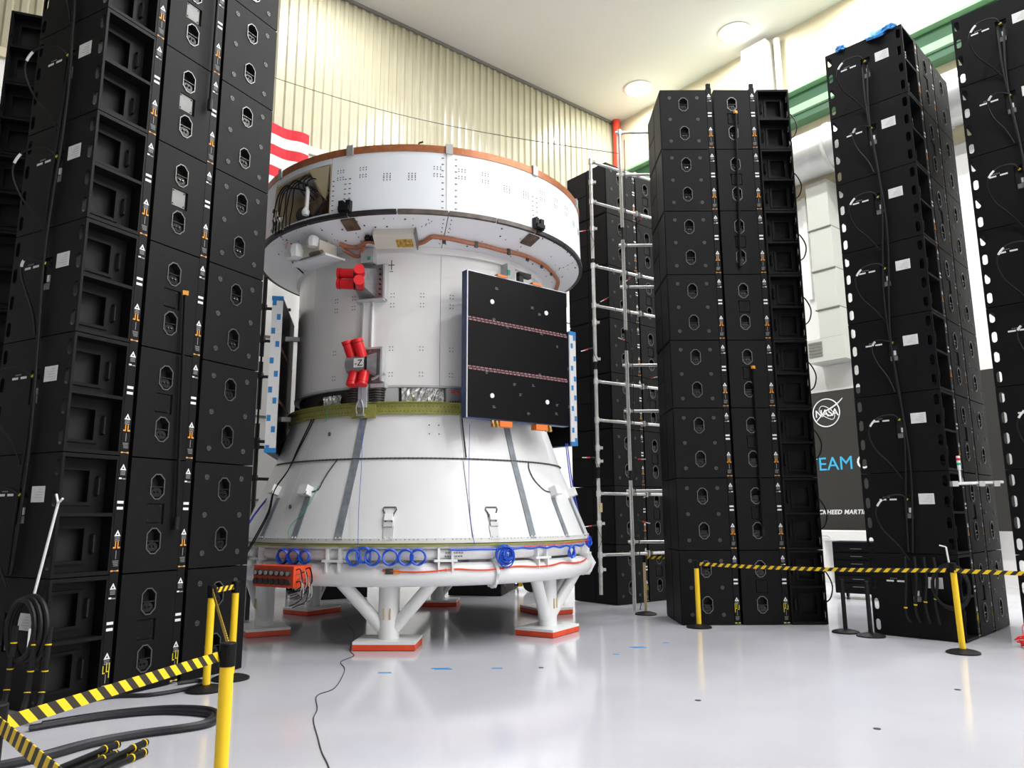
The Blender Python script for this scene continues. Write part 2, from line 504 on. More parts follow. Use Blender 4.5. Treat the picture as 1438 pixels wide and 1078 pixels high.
# ------------------------------------------------------------------ loudspeaker towers
HC = 1.1345            # height of one cabinet
W = 1.17               # width across the rear face
SL = 2.265             # length of a tower's side
CACHE = {}
def octo(cx, cz, hw, hh, c):
    return [(cx - hw + c, cz - hh), (cx + hw - c, cz - hh), (cx + hw, cz - hh + c), (cx + hw, cz + hh - c), (cx + hw - c, cz + hh), (cx - hw + c, cz + hh), (cx - hw, cz + hh - c), (cx - hw, cz - hh + c)]
def rect(x0, x1, z0, z1):
    return [(x0, z0), (x1, z0), (x1, z1), (x0, z1)]
def slot(cx, cz, hw, hh):
    out = []
    for i in range(5):
        t = -PI + PI * i / 4; out.append((cx + hw * math.cos(t), cz - hh + hw + hw * math.sin(t)))
    for i in range(5):
        t = PI * i / 4; out.append((cx + hw * math.cos(t), cz + hh - hw + hw * math.sin(t)))
    return out
HZ = (0.27 * HC, 0.75 * HC)
def cab_body(s0, s1, ch, square=False):
    """closed box whose near side carries the cut-outs for the handles"""
    key = ('body', s0, ch, square)
    if key in CACHE: return CACHE[key]
    mb = MB('black_paint', 'black_deep')
    z0, z1, y0, y1 = 0.008, HC - 0.006, 0.0, W
    sc = (s0 + s1) / 2
    holes = [octo(sc, z, 0.072, 0.118, 0.05) for z in HZ]
    if square: holes.append(rect(sc - 0.10, sc + 0.10, 0.415 * HC, 0.60 * HC))
    o = rect(s0, s1, z0, z1)
    fn = lambda u, v, d: (u, ch * d, v)
    loops = [o] + holes
    flat = [p for l in loops for p in l]
    tris = tessellate_polygon([[Vector((p[0], p[1], 0)) for p in l] for l in loops])
    mb.add([fn(p[0], p[1], 0.0) for p in flat], [tuple(t) for t in tris], 0)
    c = [fn(u, v, d) for d in (y0, y1) for u, v in o]
    mb.add(c, [(4, 5, 6, 7), (0, 1, 5, 4), (1, 2, 6, 5), (2, 3, 7, 6), (3, 0, 4, 7)], 0)
    for hi, h in enumerate(holes):
        dd = 0.09 if len(h) == 8 else 0.03
        k = len(h)
        vv = [fn(p[0], p[1], 0) for p in h] + [fn(p[0], p[1], dd) for p in h]
        mb.add(vv, [(i, (i + 1) % k, k + (i + 1) % k, k + i) for i in range(k)] + [tuple(range(k, 2 * k))], 1)
    CACHE[key] = mb.build('cabinet_body')
    return CACHE[key]
def handle_mesh(s0, s1, z, ch):
    key = ('handle', s0, z, ch)
    if key in CACHE: return CACHE[key]
    mb = MB('handle_edge', 'handle_grip')
    sc = (s0 + s1) / 2
    fn = lambda u, v, d: (u, ch * d, v)
    mb.prism(octo(sc, z, 0.082, 0.130, 0.054), [octo(sc, z, 0.073, 0.120, 0.049)], fn, -0.007, 0.01, 0)
    mb.prism(octo(sc, z - 0.058, 0.062, 0.046, 0.03), [], fn, 0.012, 0.07, 1)
    for sx in (-0.02, 0.02): mb.cyl((sc + sx, ch * 0.02, z - 0.055), (sc + sx, -ch * 0.002, z - 0.05), 0.016, 0.010, n=8, mi=1)
    mb.box(sc - 0.07, sc + 0.07, ch * 0.0, ch * 0.02, z - 0.008, z + 0.004, 1)
    CACHE[key] = mb.build('handle')
    return CACHE[key]
def rail_mesh(x0, x1, ch):
    key = ('rail', x0, ch)
    if key in CACHE: return CACHE[key]
    mb = MB('black_satin'); mb.box(x0, x1, ch * 0.0, ch * 0.06, 0.04, HC + 0.03, 0, 0.004)
    mb.box(x0 + 0.02, x1 - 0.02, ch * 0.06, ch * (W - 0.06), 0.3, 0.5, 0)
    CACHE[key] = mb.build('label_rail')
    return CACHE[key]
def marks_mesh(x0, x1, ch, low):
    key = ('marks', x0, ch, low)
    if key in CACHE: return CACHE[key]
    mb = MB('print_white', 'print_dim', 'print_yellow' if low else 'print_orange')
    c = (x0 + x1) / 2
    fn = lambda u, v, d: (u, ch * d, v)
    Y0, Y1 = -0.0025, 0.0005
    def r(u0, u1, v0, v1, mi): mb.prism(rect(c + u0, c + u1, HC * (1 - v1), HC * (1 - v0)), [], fn, Y0, Y1, mi)
    for v in (0.10, 0.66):
        z = HC * (1 - v)
        mb.prism([(c - 0.032, z - 0.024), (c + 0.032, z - 0.024), (c, z + 0.036)], [[(c - 0.012, z - 0.012), (c + 0.012, z - 0.012), (c, z + 0.012)]], fn, Y0, Y1, 0)
        for q in range(3):
            r(-0.026, 0.026, v + 0.03 + q * 0.013, v + 0.036 + q * 0.013, 1)
    r(-0.036, -0.008, 0.185, 0.198, 0); r(0.0, 0.034, 0.19, 0.2, 1)
    if low:
        r(-0.035, -0.027, 0.73, 0.79, 2); r(-0.035, -0.01, 0.785, 0.793, 2)
        r(0.0, 0.008, 0.71, 0.78, 2); r(0.0, 0.035, 0.775, 0.783, 2); r(0.027, 0.035, 0.71, 0.83, 2)
    else:
        for sg in (-1, 1):
            r(min(sg * 0.008, sg * 0.018), max(sg * 0.008, sg * 0.018), 0.725, 0.775, 2)
            r(min(sg * 0.008, sg * 0.036), max(sg * 0.008, sg * 0.036), 0.77, 0.783, 2)
    r(-0.003, 0.003, 0.80, 0.87, 1)
    for q in range(4): r(-0.03 + 0.004 * q, 0.03, 0.885 + 0.013 * q, 0.89 + 0.013 * q, 1)
    r(-0.042, -0.018, 0.962, 0.975, 2); r(0.018, 0.042, 0.962, 0.975, 2); r(-0.015, 0.015, 0.965, 0.972, 1)
    CACHE[key] = mb.build('printed_marks')
    return CACHE[key]
def stripe_label(x0, x1, ch, q):
    key = ('stripe', x0, ch, q)
    if key in CACHE: return CACHE[key]
    mb = MB('print_white'); c = (x0 + x1) / 2
    z = HC * (1 - (0.395, 0.445)[q])
    mb.box(c - 0.033, c + 0.033, -ch * 0.003, ch * 0.001, z - 0.013, z + 0.013)
    CACHE[key] = mb.build('white_label')
    return CACHE[key]
def front_panel_mesh(ch, q):
    key = ('frontpanel', ch, q)
    if key in CACHE: return CACHE[key]
    mb = MB('black_satin')
    y0, y1, z0, z1 = ((0.02, 0.55, 0.03, HC - 0.03), (0.58, W - 0.02, 0.03, HC * 0.5 - 0.012), (0.58, W - 0.02, HC * 0.5 + 0.012, HC - 0.03))[q]
    mb.box(SL - 0.001, SL + 0.010, ch * y0, ch * y1, z0, z1)
    CACHE[key] = mb.build('front_panel')
    return CACHE[key]
def caps_mesh(s0, s1, ch):
    key = ('caps', s0, ch)
    if key in CACHE: return CACHE[key]
    mb = MB('cap_grey', 'black_deep'); L = s1 - s0
    for fx in (0.2, 0.8):
        for fz in (0.14, 0.5, 0.86):
            x = s0 + fx * L; z = fz * HC
            mb.cyl((x, ch * 0.002, z), (x, -ch * 0.005, z), 0.030, n=10)
            for q in range(3):
                an = PI / 2 + q * 2 * PI / 3
                mb.cyl((x + 0.014 * math.cos(an), 0, z + 0.014 * math.sin(an)), (x + 0.014 * math.cos(an), -ch * 0.007, z + 0.014 * math.sin(an)), 0.008, n=6, mi=1)
    CACHE[key] = mb.build('fastener_caps')
    return CACHE[key]
def cover_mesh(s0, s1, ch, light):
    key = ('cover', s0, ch, light)
    if key in CACHE: return CACHE[key]
    mb = MB('plate_grey' if light else 'black_satin', 'black_deep'); sc = (s0 + s1) / 2
    mb.box(sc - 0.098, sc + 0.075, ch * 0.012, ch * 0.029, 0.43 * HC, 0.598 * HC, 0, 0.003)
    for x in (sc - 0.08, sc + 0.057):
        for z in (0.448 * HC, 0.58 * HC):
            mb.cyl((x, ch * 0.016, z), (x, ch * 0.008, z), 0.009, n=8, mi=1)
    CACHE[key] = mb.build('cover_plate')
    return CACHE[key]
CS = 0.56
def crate_meshes(ch):
    key = ('crate', ch)
    if key in CACHE: return CACHE[key]
    fn = lambda u, v, d: (d, ch * u, v)
    d = {}
    holes = []
    for t in (0.062, W - 0.062):
        for f in (0.125, 0.375, 0.625, 0.875):
            holes.append(slot(t, f * HC, 0.034, 0.078))
    holes.append(rect(0.49, 0.63, 0.42 * HC, 0.72 * HC))
    mb = MB('black_paint', 'black_deep')
    mb.prism(rect(0, W, 0.006, HC - 0.004), holes, fn, 0.0, 0.025, 0)
    d['rear_plate'] = mb.build('rear_plate')
    mb = MB('black_satin', 'black_deep')
    mb.box(0.06, CS - 0.02, ch * 0.26, ch * (W - 0.26), 0.03, HC - 0.03, 1)
    mb.box(0.025, 0.06, ch * 0.26, ch * 0.45, 0.03, HC - 0.03, 1); mb.box(0.025, 0.06, ch * 0.67, ch * (W - 0.26), 0.03, HC - 0.03, 1)
    d['core_box'] = mb.build('core_box')
    for i, (z0, z1) in enumerate(((0.006, 0.04), (HC * 0.5 - 0.016, HC * 0.5 + 0.016), (HC - 0.04, HC - 0.004))):
        for j, (y0, y1) in enumerate(((0.0, 0.258), (W - 0.258, W))):
            mb = MB('black_paint'); mb.box(0.025, CS, ch * y0, ch * y1, z0, z1)
            d['shelf%d%d' % (i, j)] = mb.build('shelf')
    mb = MB('black_paint'); mb.box(CS - 0.02, CS, 0, ch * W, 0.04, HC - 0.04); d['front_plate'] = mb.build('front_plate')
    fs = lambda u, v, dd: (u, ch * dd, v)
    for i in range(2):
        z0 = 0.042 + i * (HC * 0.5 - 0.02); z1 = z0 + HC * 0.5 - 0.06
        if i == 1: z0 = HC * 0.5 + 0.018; z1 = HC - 0.042
        mb = MB('black_satin', 'black_deep')
        mb.prism(rect(0.03, CS - 0.022, z0, z1), [rect(0.11, 0.36, z0 + 0.10, z1 - 0.11)], fs, 0.15, 0.17, 0)
        mb.prism(rect(0.08, 0.40, z0 + 0.07, z1 - 0.08), [rect(0.11, 0.36, z0 + 0.10, z1 - 0.11)], fs, 0.135, 0.15, 0)
        d['inner_panel%d' % i] = mb.build('inner_panel')
        mb = MB('handle_grip')
        zc = (z0 + z1) / 2
        mb.tube([(0.45, ch * 0.15, zc - 0.09), (0.45, ch * 0.11, zc - 0.08), (0.45, ch * 0.11, zc + 0.08), (0.45, ch * 0.15, zc + 0.09)], 0.013, 6)
        d['grip_bar%d' % i] = mb.build('grip_bar')
    mb = MB('black_deep', 'plate_grey', 'print_white')
    mb.box(0.03, 0.05, ch * 0.485, ch * 0.635, 0.41 * HC, 0.73 * HC, 0)
    mb.box(0.012, 0.03, ch * 0.51, ch * 0.61, 0.43 * HC, 0.49 * HC, 1); mb.box(0.008, 0.03, ch * 0.53, ch * 0.56, 0.50 * HC, 0.56 * HC, 2)
    mb.cyl((0.03, ch * 0.56, 0.66 * HC), (-0.02, ch * 0.56, 0.66 * HC), 0.028, n=10, mi=0)
    d['amplifier_socket'] = mb.build('amplifier_socket')
    mb = MB('paper', 'print_dim')
    mb.box(-0.003, 0.0005, ch * 0.215, ch * 0.415, 0.60 * HC, 0.73 * HC, 0)
    for q in range(5): mb.box(-0.0045, -0.003, ch * 0.24, ch * (0.30 + 0.02 * (q * 7 % 4)), (0.615 + 0.022 * q) * HC, (0.617 + 0.022 * q) * HC, 1)
    d['paper_label'] = mb.build('paper_label')
    for i, t in enumerate((0.76, 0.90)):
        mb = MB('print_white'); mb.box(-0.003, 0.0005, ch * (t - 0.055), ch * (t + 0.04), 0.655 * HC, 0.675 * HC); d['white_label%d' % i] = mb.build('white_label')
    mb = MB('print_dim'); 
    for q in range(4): mb.box(-0.003, 0.0005, ch * (0.80 + q * 0.025), ch * (0.815 + q * 0.025), 0.69 * HC, 0.70 * HC)
    d['small_print'] = mb.build('small_print')
    for v in range(2):
        mb = MB('black_rubber', 'print_white', 'print_yellow')
        if v == 0: pts = [(-0.02, .56, .66), (-.09, .60, .68), (-.12, .74, .70), (-.10, .82, .60), (-.05, .78, .42), (-.03, .66, .22), (-.03, .58, .02)]
        else: pts = [(-0.02, .56, .66), (-.12, .62, .72), (-.22, .80, .68), (-.24, .92, .52), (-.16, .88, .30), (-.06, .72, .10), (-.03, .6, -.08)]
        P = spline([(x, ch * y, z * HC) for x, y, z in pts], 6)
        mb.tube(P, 0.011, 6)
        mb.tube(P[13:17], 0.014, 6, 1)
        mb.tube(P[0:2], 0.018, 6, 2)
        d['jumper%d' % v] = mb.build('jumper_cable', True)
    CACHE[key] = d
    return d
ROWN = ['bottom', 'second', 'third', 'fourth', 'fifth', 'sixth', 'seventh', 'top']
def tower(origin, ang, ch, where, group, light_rows=(), jumper=1, tabs=False, rows=8):
    """origin = rear corner of the side that is seen; ang = direction from rear to front"""
    zone = (CS, 0.695), (1.32, 1.455)
    A0, A1, B0, B1 = 1.455, SL, 0.695, 1.32
    rails = []
    for z0, z1 in zone:
        rails.append((z0 + 0.002, z0 + 0.098) if ch > 0 else (z1 - 0.098, z1 - 0.002))
    for r in range(rows):
        loc = (origin[0], origin[1], r * HC)
        rn = ROWN[r]
        rowtxt = 'bottom row' if r == 0 else ('top row' if r == rows - 1 else rn + ' row up')
        # plain cabinet at the front
        t = thing('loudspeaker_cabinet', 'handled black loudspeaker cabinet, front column, %s, %s' % (rowtxt, where), 'speaker', loc, ang, group)
        link('cabinet_body', cab_body(A0 + 0.002, A1, ch), t)
        for z in HZ: link('handle', handle_mesh(A0 + 0.002, A1, z, ch), t)
        link('fastener_caps', caps_mesh(A0, A1, ch), t, kind='stuff')
        for q in range(3): link('front_panel', front_panel_mesh(ch, q), t)
        rl = link('label_rail', rail_mesh(*rails[1], ch), t)
        link('printed_marks', marks_mesh(*rails[1], ch, r == 0), rl, kind='stuff')
        for q in range(2): link('white_label', stripe_label(*rails[1], ch, q), rl)
        # cabinet with cover plate in the middle
        t2 = thing('loudspeaker_cabinet', 'cover-plate black loudspeaker cabinet, middle column, %s, %s' % (rowtxt, where), 'speaker', loc, ang, group)
        link('cabinet_body', cab_body(B0 + 0.002, B1, ch, True), t2)
        for z in HZ: link('handle', handle_mesh(B0 + 0.002, B1, z, ch), t2)
        link('cover_plate', cover_mesh(B0 + 0.002, B1, ch, r in light_rows), t2)
        rl = link('label_rail', rail_mesh(*rails[0], ch), t2)
        link('printed_marks', marks_mesh(*rails[0], ch, r == 0), rl, kind='stuff')
        for q in range(2): link('white_label', stripe_label(*rails[0], ch, q), rl)
        if tabs and r == rows - 1:
            for tt, rr in ((t, rails[1]), (t2, rails[0])):
                mb = MB('black_satin'); mb.box(rr[0] + 0.01, rr[1] - 0.01, 0, ch * 0.05, HC + 0.03, HC + 0.12, 0, 0.005)
                obj('rigging_tab', mb, tt)
        # open crate with the amplifier at the rear
        t3 = thing('amplifier_crate', 'open-celled black amplifier crate, rear column, %s, %s' % (rowtxt, where), 'speaker', loc, ang, group)
        d = crate_meshes(ch)
        for nm in ('rear_plate', 'core_box', 'shelf00', 'shelf01', 'shelf10', 'shelf11', 'shelf20', 'shelf21', 'front_plate', 'inner_panel0', 'inner_panel1', 'grip_bar0', 'grip_bar1', 'amplifier_socket', 'paper_label', 'white_label0', 'white_label1'):
            link(nm.rstrip('012'), d[nm], t3)
        link('small_print', d['small_print'], t3, kind='stuff')
        if jumper is not None and (r > 0 or jumper == 0):
            link('jumper_cable', d['jumper%d' % (jumper if r % 3 else 0)], t3)

XC, YC = -1.55, 12.65
def ring_tower(deg, ch, where, group, **kw):
    u = Vector((math.cos(R(deg)), math.sin(R(deg))))      # from craft outwards
    s = -u
    tdir = Vector((-s.y, s.x)) * ch
    front = Vector((XC, YC)) + u * 4.14
    rear = front + u * SL
    o = rear - tdir * (W / 2)
    tower(o, math.atan2(s.y, s.x), ch, where, group, **kw)
# left near tower
tower((-4.105, 6.84), math.atan2(0.8873, 0.4614), 1, 'tall tower left of the spacecraft', 'cabinets of the tall left tower', light_rows=(4, 5, 6))
# tower facing the camera right of the pole frame
tower((2.63 + SL, 12.09), PI, -1, 'tower between pole frame and banner', 'cabinets of the centre right tower', tabs=True)
# dark tower behind the pole frame
s_ = Vector((-0.77, -0.64)).normalized()
tower((2.0 - s_.x * SL, 14.79 - s_.y * SL), math.atan2(s_.y, s_.x), -1, 'dark tower behind the pole frame', 'cabinets of the tower behind the poles', jumper=None)
ring_tower(200, 1, 'tower at the left picture edge', 'cabinets of the far left tower', jumper=None)
ring_tower(120, 1, 'slotted tower behind the left solar wing', 'cabinets of the tower behind the left wing', jumper=None)
ring_tower(80, -1, 'tower hidden behind the spacecraft', 'cabinets of the tower behind the craft', jumper=None)
a45 = math.atan2(0.704, 0.71)
tower((5.98, 10.31), a45, 1, 'tower with blue gloves on top', 'cabinets of the tower with blue gloves')
tower((7.53, 9.41), a45, 1, 'tower at the right picture edge', 'cabinets of the far right tower')

# trunk cables on rear faces, as local (x out of the rear, t, z)
def rear_frame(origin, ang):
    u = Vector((math.cos(ang), math.sin(ang), 0)); v = Vector((-u.y, u.x, 0)); o = Vector((origin[0], origin[1], 0))
    return lambda x, t, z: o + u * x + v * t + Vector((0, 0, z))
f1 = rear_frame((-4.105, 6.84), math.atan2(0.8873, 0.4614))
f4 = rear_frame((5.98, 10.31), a45)
f5 = rear_frame((7.53, 9.41), a45)
for f, lab in ((f1, 'black trunk cable running down the rear of the tall left tower'), (f4, 'black trunk cable down the rear of the tower with gloves'), (f5, 'black trunk cable down the rear of the rightmost tower')):
    t = thing('trunk_cable', lab, 'cable', f(-0.03, 0.5, 0.0))
    for q, dt in enumerate((0.0, 0.035)):
        pts = [f(-0.035, 0.52 + dt + 0.05 * math.sin(i * 1.1 + q), 8.6 - i * 0.62) for i in range(13)]
        mb = MB('black_rubber'); mb.tube([p - Vector(t.location) for p in spline(pts, 5)], 0.015, 6)
        obj('cable_strand', mb, t, smooth=True)

# ------------------------------------------------------------------ spacecraft service module
ZB = 1.30
craft = thing('spacecraft_module', 'tall white spacecraft service module with wide upper ring on a white stand', 'spacecraft', (XC, YC, ZB))
def cp(deg, r, z):
    return Vector((r * math.cos(R(deg)), r * math.sin(R(deg)), z - ZB))
def shell(name, mats, prof, a0, a1, n=None, parent=craft, smooth=True, label=None):
    """closed profile (r,z) swept around the craft axis"""
    mb = MB(*mats)
    mb.lathe([(r, z - ZB) for r, z in prof], n or max(4, int(abs(a1 - a0) / 2.5)), a0, a1, 0, closed=True)
    return obj(name, mb, parent, smooth, label=label)
def frame(deg):
    """outward, sideways (towards larger angle) and up unit vectors"""
    t = R(deg)
    return Vector((math.cos(t), math.sin(t), 0)), Vector((-math.sin(t), math.cos(t), 0)), Vector((0, 0, 1))
def rbox_on(mb, deg, r, z, depth, width, height, mi=0, tilt=0.0, off=0.0):
    u, v, k = frame(deg)
    if tilt:
        c, s = math.cos(R(tilt)), math.sin(R(tilt))
        u, k = u * c + k * s, k * c - u * s
    mb.obox(cp(deg, r, z) + v * off + u * (depth / 2), u * depth, v * width, k * height, mi)
    return mb
def con_r(z):
    if z >= 2.47: return 2.12 + (3.12 - z) / (3.12 - 2.47) * 0.22
    return 2.34 + (2.47 - z) / (2.47 - 1.36) * 0.46
GAP = 0.18
# upper ring wall
for a0, a1 in ((-76, -16), (-112.4, -76), (-196, -139.6), (-256, -196), (-316, -256), (-376, -316)):
    shell('ring_panel', ['white_panel'], [(2.765, 5.88), (2.74, 6.82), (2.68, 6.82), (2.70, 5.88)], a0 + GAP, a1 - GAP)
shell('ring_panel', ['white_panel'], [(2.742, 6.72), (2.74, 6.82), (2.68, 6.82), (2.68, 6.72)], -139.4, -112.6)
shell('ring_panel', ['white_panel'], [(2.765, 5.88), (2.764, 5.95), (2.70, 5.95), (2.70, 5.88)], -139.4, -112.6)
for d in (-76, -16, 44, 104, 164):
    mb = MB('white_paint'); mb.lathe([(2.77, 5.9 - ZB), (2.752, 6.82 - ZB), (2.735, 6.82 - ZB), (2.74, 5.9 - ZB)], 2, d - 0.7, d + 0.7, closed=True)
    obj('splice_strip', mb, craft)
# trim on the upper edge
for i in range(12):
    d = -46 + 30 * i
    shell('copper_trim', ['copper_trim'], [(2.752, 6.80), (2.752, 6.905), (2.66, 6.905), (2.66, 6.80)], d + 1.0, d + 29.0, 12)
    mb = MB('clip_grey'); rbox_on(mb, d, 2.70, 6.86, 0.075, 0.10, 0.15); obj('trim_clip', mb, craft)
shell('inner_deck', ['grey_light'], [(2.68, 6.60), (2.68, 6.64), (0.05, 6.64), (0.05, 6.60)], 0, 360, 60)
# dark band on the lower edge
for i in range(24):
    d = -46 + 15 * i
    dark = i % 24 in (0, 1, 2, 3, 19, 18, 17, 16, 20)
    shell('edge_band', ['band_dark' if dark else 'band_brown'], [(2.785, 5.855), (2.785, 5.915), (2.72, 5.915), (2.72, 5.855)], d + 0.2, d + 14.8, 7)
# underside
for i in range(6):
    d = -76 + 60 * i
    shell('underside_panel', ['under_white'], [(2.76, 5.87), (2.08, 5.58), (2.08, 5.62), (2.72, 5.90)], d + 0.15, d + 59.85)
shell('inner_collar', ['white_paint'], [(2.14, 5.50), (2.14, 5.60), (2.07, 5.60), (2.07, 5.50)], 0, 360, 96)
# rivets and fasteners, too small to tell apart
mb = MB('dot_dark')
def dot(deg, z, r, s=0.009, n=5):
    u, v, k = frame(deg); p = cp(deg, r, z)
    mb.cyl(p - u * 0.004, p + u * 0.004, s, n=n)
def ring_r(z): return 2.765 - (z - 5.88) * 0.0266
for d0 in range(-111, -12, 1):
    pass
for g in range(14):
    d0 = -110 + g * 7.4
    if -80 < d0 < -73: continue
    for zr in (6.46, 6.40) if g % 5 in (2, 3) else (6.58, 6.47):
        for q in range(3):
            dot(d0 + q * 0.95, zr + 0.02 * 0, ring_r(zr)); dot(d0 + q * 0.95, zr - 0.035, ring_r(zr))
for d in (-107.4, -105.9, -78.0, -74.0, -47.2, -45.4, -111.5):
    for q in range(9):
        z = 5.98 + q * 0.075 if abs(d + 76) > 5 else 5.96 + q * 0.095
        if abs(d + 76) > 5 and q > 6: continue
        dot(d, z, ring_r(z)); dot(d + 0.35, z, ring_r(z), 0.007)
rnd = random.Random(3)
def under(deg, f, s):
    r = 2.08 + f * 0.68; z = 5.58 + f * 0.29
    u, v, k = frame(deg); nn = (u * 0.39 - k * 0.92).normalized()
    p = cp(deg, r, z)
    mb.cyl(p - nn * 0.003, p + nn * 0.006, s, n=6)
for i in range(85):
    under(rnd.uniform(-150, -5), rnd.uniform(0.2, 0.95), rnd.choice((0.006, 0.008, 0.014)))
for d in (-77.2, -74.8, -136, -106.8, -46, -16.0):
    for q in range(7): under(d, 0.2 + q * 0.11, 0.009)
for d in (-96, -84, -72, -60, -113, -122):
    for z in (4.9, 4.1, 4.75, 3.72):
        dot(d, z, 2.082, 0.008); dot(d + 1.2, z, 2.082, 0.008); dot(d, z - 0.05, 2.082, 0.008); dot(d + 1.2, z - 0.05, 2.082, 0.008)
for d in (-80, -76.5): 
    for z in (2.95, 2.82): dot(d, z, con_r(z) + 0.002, 0.010); 
for q in range(110):
    d = -150 + q * 1.4; dot(d, 3.22, 2.165, 0.007); dot(d + 0.5, 3.15, 2.165, 0.007)
for q in range(140):
    d = -150 + q * 1.15; dot(d, 1.385, con_r(1.385) + 0.006, 0.008)
obj('rivets', mb, craft, kind='stuff')
# underside pipe of copper colour
pipe = [(-115.2, .36, 5.68), (-112, .22, 5.64), (-108, .2, 5.62), (-103.9, .32, 5.64), (-98, .2, 5.62), (-93, .18, 5.6), (-84.5, .22, 5.63), (-81, .38, 5.66), (-79.4, .42, 5.68), (-74, .40, 5.68), (-68.6, .36, 5.67), (-60, .34, 5.66), (-53.1, .32, 5.65), (-45, .36, 5.66), (-38.5, .38, 5.67), (-30, .38, 5.67), (-23.7, .38, 5.67), (-14, .38, 5.67), (-5, .40, 5.68), (8, .4, 5.68)]
P = []
for d, f, z in pipe: P.append(cp(d, 2.08 + f * 0.68 + 0.012, 5.58 + f * 0.29 - 0.03))
mb = MB('copper_pipe'); mb.tube(spline(P, 4), 0.034, 8); pp = obj('copper_pipe', mb, craft, smooth=True)
mb = MB('copper_pipe'); mb.tube(spline([cp(-115, 2.26, 5.6), cp(-112, 2.16, 5.52), cp(-109, 2.16, 5.50), cp(-106, 2.25, 5.60)], 4), 0.03, 8); obj('pipe_branch', mb, pp, smooth=True)
for d in (-90, -76, -64, -50, -40, -30, -20):
    f = 0.36; mb = MB('dark_steel'); rbox_on(mb, d, 2.08 + f * 0.68 + 0.01, 5.58 + f * 0.29 - 0.05, 0.03, 0.05, 0.09); obj('pipe_clamp', mb, pp)
# black clamps with square plates on the ring's lower edge
for d in (-106.5, -45.7):
    mb = MB('black_rubber')
    for sx in (-0.055, 0.055): rbox_on(mb, d, 2.76, 5.99, 0.08, 0.07, 0.17, 0, off=sx)
    rbox_on(mb, d, 2.77, 5.95, 0.10, 0.16, 0.06)
    cl = obj('edge_clamp', mb, craft)
    u, v, k = frame(d)
    mb = MB('bronze'); nn = (u * 0.39 - k * 0.92).normalized(); tt = (u * 0.92 + k * 0.39)
    mb.obox(cp(d, 2.62, 5.80) + nn * 0.012, tt * 0.22, v * 0.22, nn * 0.02); obj('clamp_plate', mb, cl)
# hatch opening with equipment
ho = shell('hatch_frame', ['beige_hatch'], [(2.70, 5.95), (2.70, 5.98), (2.30, 5.98), (2.30, 5.95)], -139.2, -112.8)
shell('bay_top', ['beige_hatch'], [(2.70, 6.70), (2.70, 6.73), (2.30, 6.73), (2.30, 6.70)], -139.2, -112.8, parent=ho)
shell('bay_back', ['beige_hatch'], [(2.30, 5.95), (2.30, 6.72), (2.27, 6.72), (2.27, 5.95)], -139.2, -112.8, parent=ho)
for d in (-139.3, -112.7):
    mb = MB('beige_hatch'); rbox_on(mb, d, 2.28, 6.335, 0.46, 0.02, 0.78); obj('bay_side', mb, ho)
mb = MB('beige_hatch'); u, v, k = frame(-116)
a_, b_, c_, d_ = cp(-121.5, 2.74, 6.72), cp(-113.5, 2.745, 6.70), cp(-115.5, 2.66, 6.22), cp(-119.5, 2.62, 6.40)
mb.add([a_, b_, c_, d_] + [p - u * 0.03 for p in (a_, b_, c_, d_)], [(0, 1, 2, 3), (7, 6, 5, 4), (0, 4, 5, 1), (1, 5, 6, 2), (2, 6, 7, 3), (3, 7, 4, 0)]); obj('open_flap', mb, ho)
mb = MB('bronze'); mb.cyl(cp(-120, 2.34, 6.25), cp(-121, 2.60, 6.22), 0.17, n=16); obj('equipment_drum', mb, ho, smooth=True)
mb = MB('dark_steel'); mb.cyl(cp(-128, 2.36, 6.16), cp(-127, 2.62, 6.12), 0.12, n=14); obj('equipment_drum', mb, ho, smooth=True)
mb = MB('dark_steel'); mb.cyl(cp(-123.5, 2.6, 5.99), cp(-114, 2.66, 6.30), 0.02, n=8); obj('brace_bar', mb, ho)
mb = MB('bag_white'); mb.cyl(cp(-122, 2.72, 6.46), cp(-122.2, 2.72, 6.12), 0.03, n=8); mb.lathe([(0.0, -.07), (.05, -.05), (.06, 0), (.03, .06), (0, .07)], 10, c=cp(-122.3, 2.73, 6.08)); obj('wrapped_probe', mb, ho, smooth=True)
for i in range(9):
    mb = MB('black_rubber'); d0 = -137 + i * 1.9
    pts = [cp(d0 + 6, 2.5, 6.6 - 0.03 * i), cp(d0 + 3, 2.7, 6.66 - 0.05 * (i % 3)), cp(d0 + 0.5, 2.77, 6.5), cp(d0 - 0.4 + i % 2, 2.80, 6.2), cp(d0, 2.81, 5.98), cp(d0 + 0.3, 2.82, 5.90 - 0.03 * (i % 4))]
    if i > 5: pts = pts[:3] + [cp(d0 + 2, 2.6, 6.3)]
    mb.tube(spline(pts, 5), 0.010, 5); obj('harness_cable', mb, ho, smooth=True)
mb = MB('silver_foil', 'dark_steel')
for i in range(16):
    d0 = rnd.uniform(-138.5, -130); z = rnd.uniform(5.88, 6.25); p = cp(d0, 2.80, z)
    mb.cyl(p, p + Vector((rnd.uniform(-.03, .03), -0.02, 0.06)), 0.018, n=6, mi=i % 2)
obj('connector_ends', mb, ho, kind='stuff')
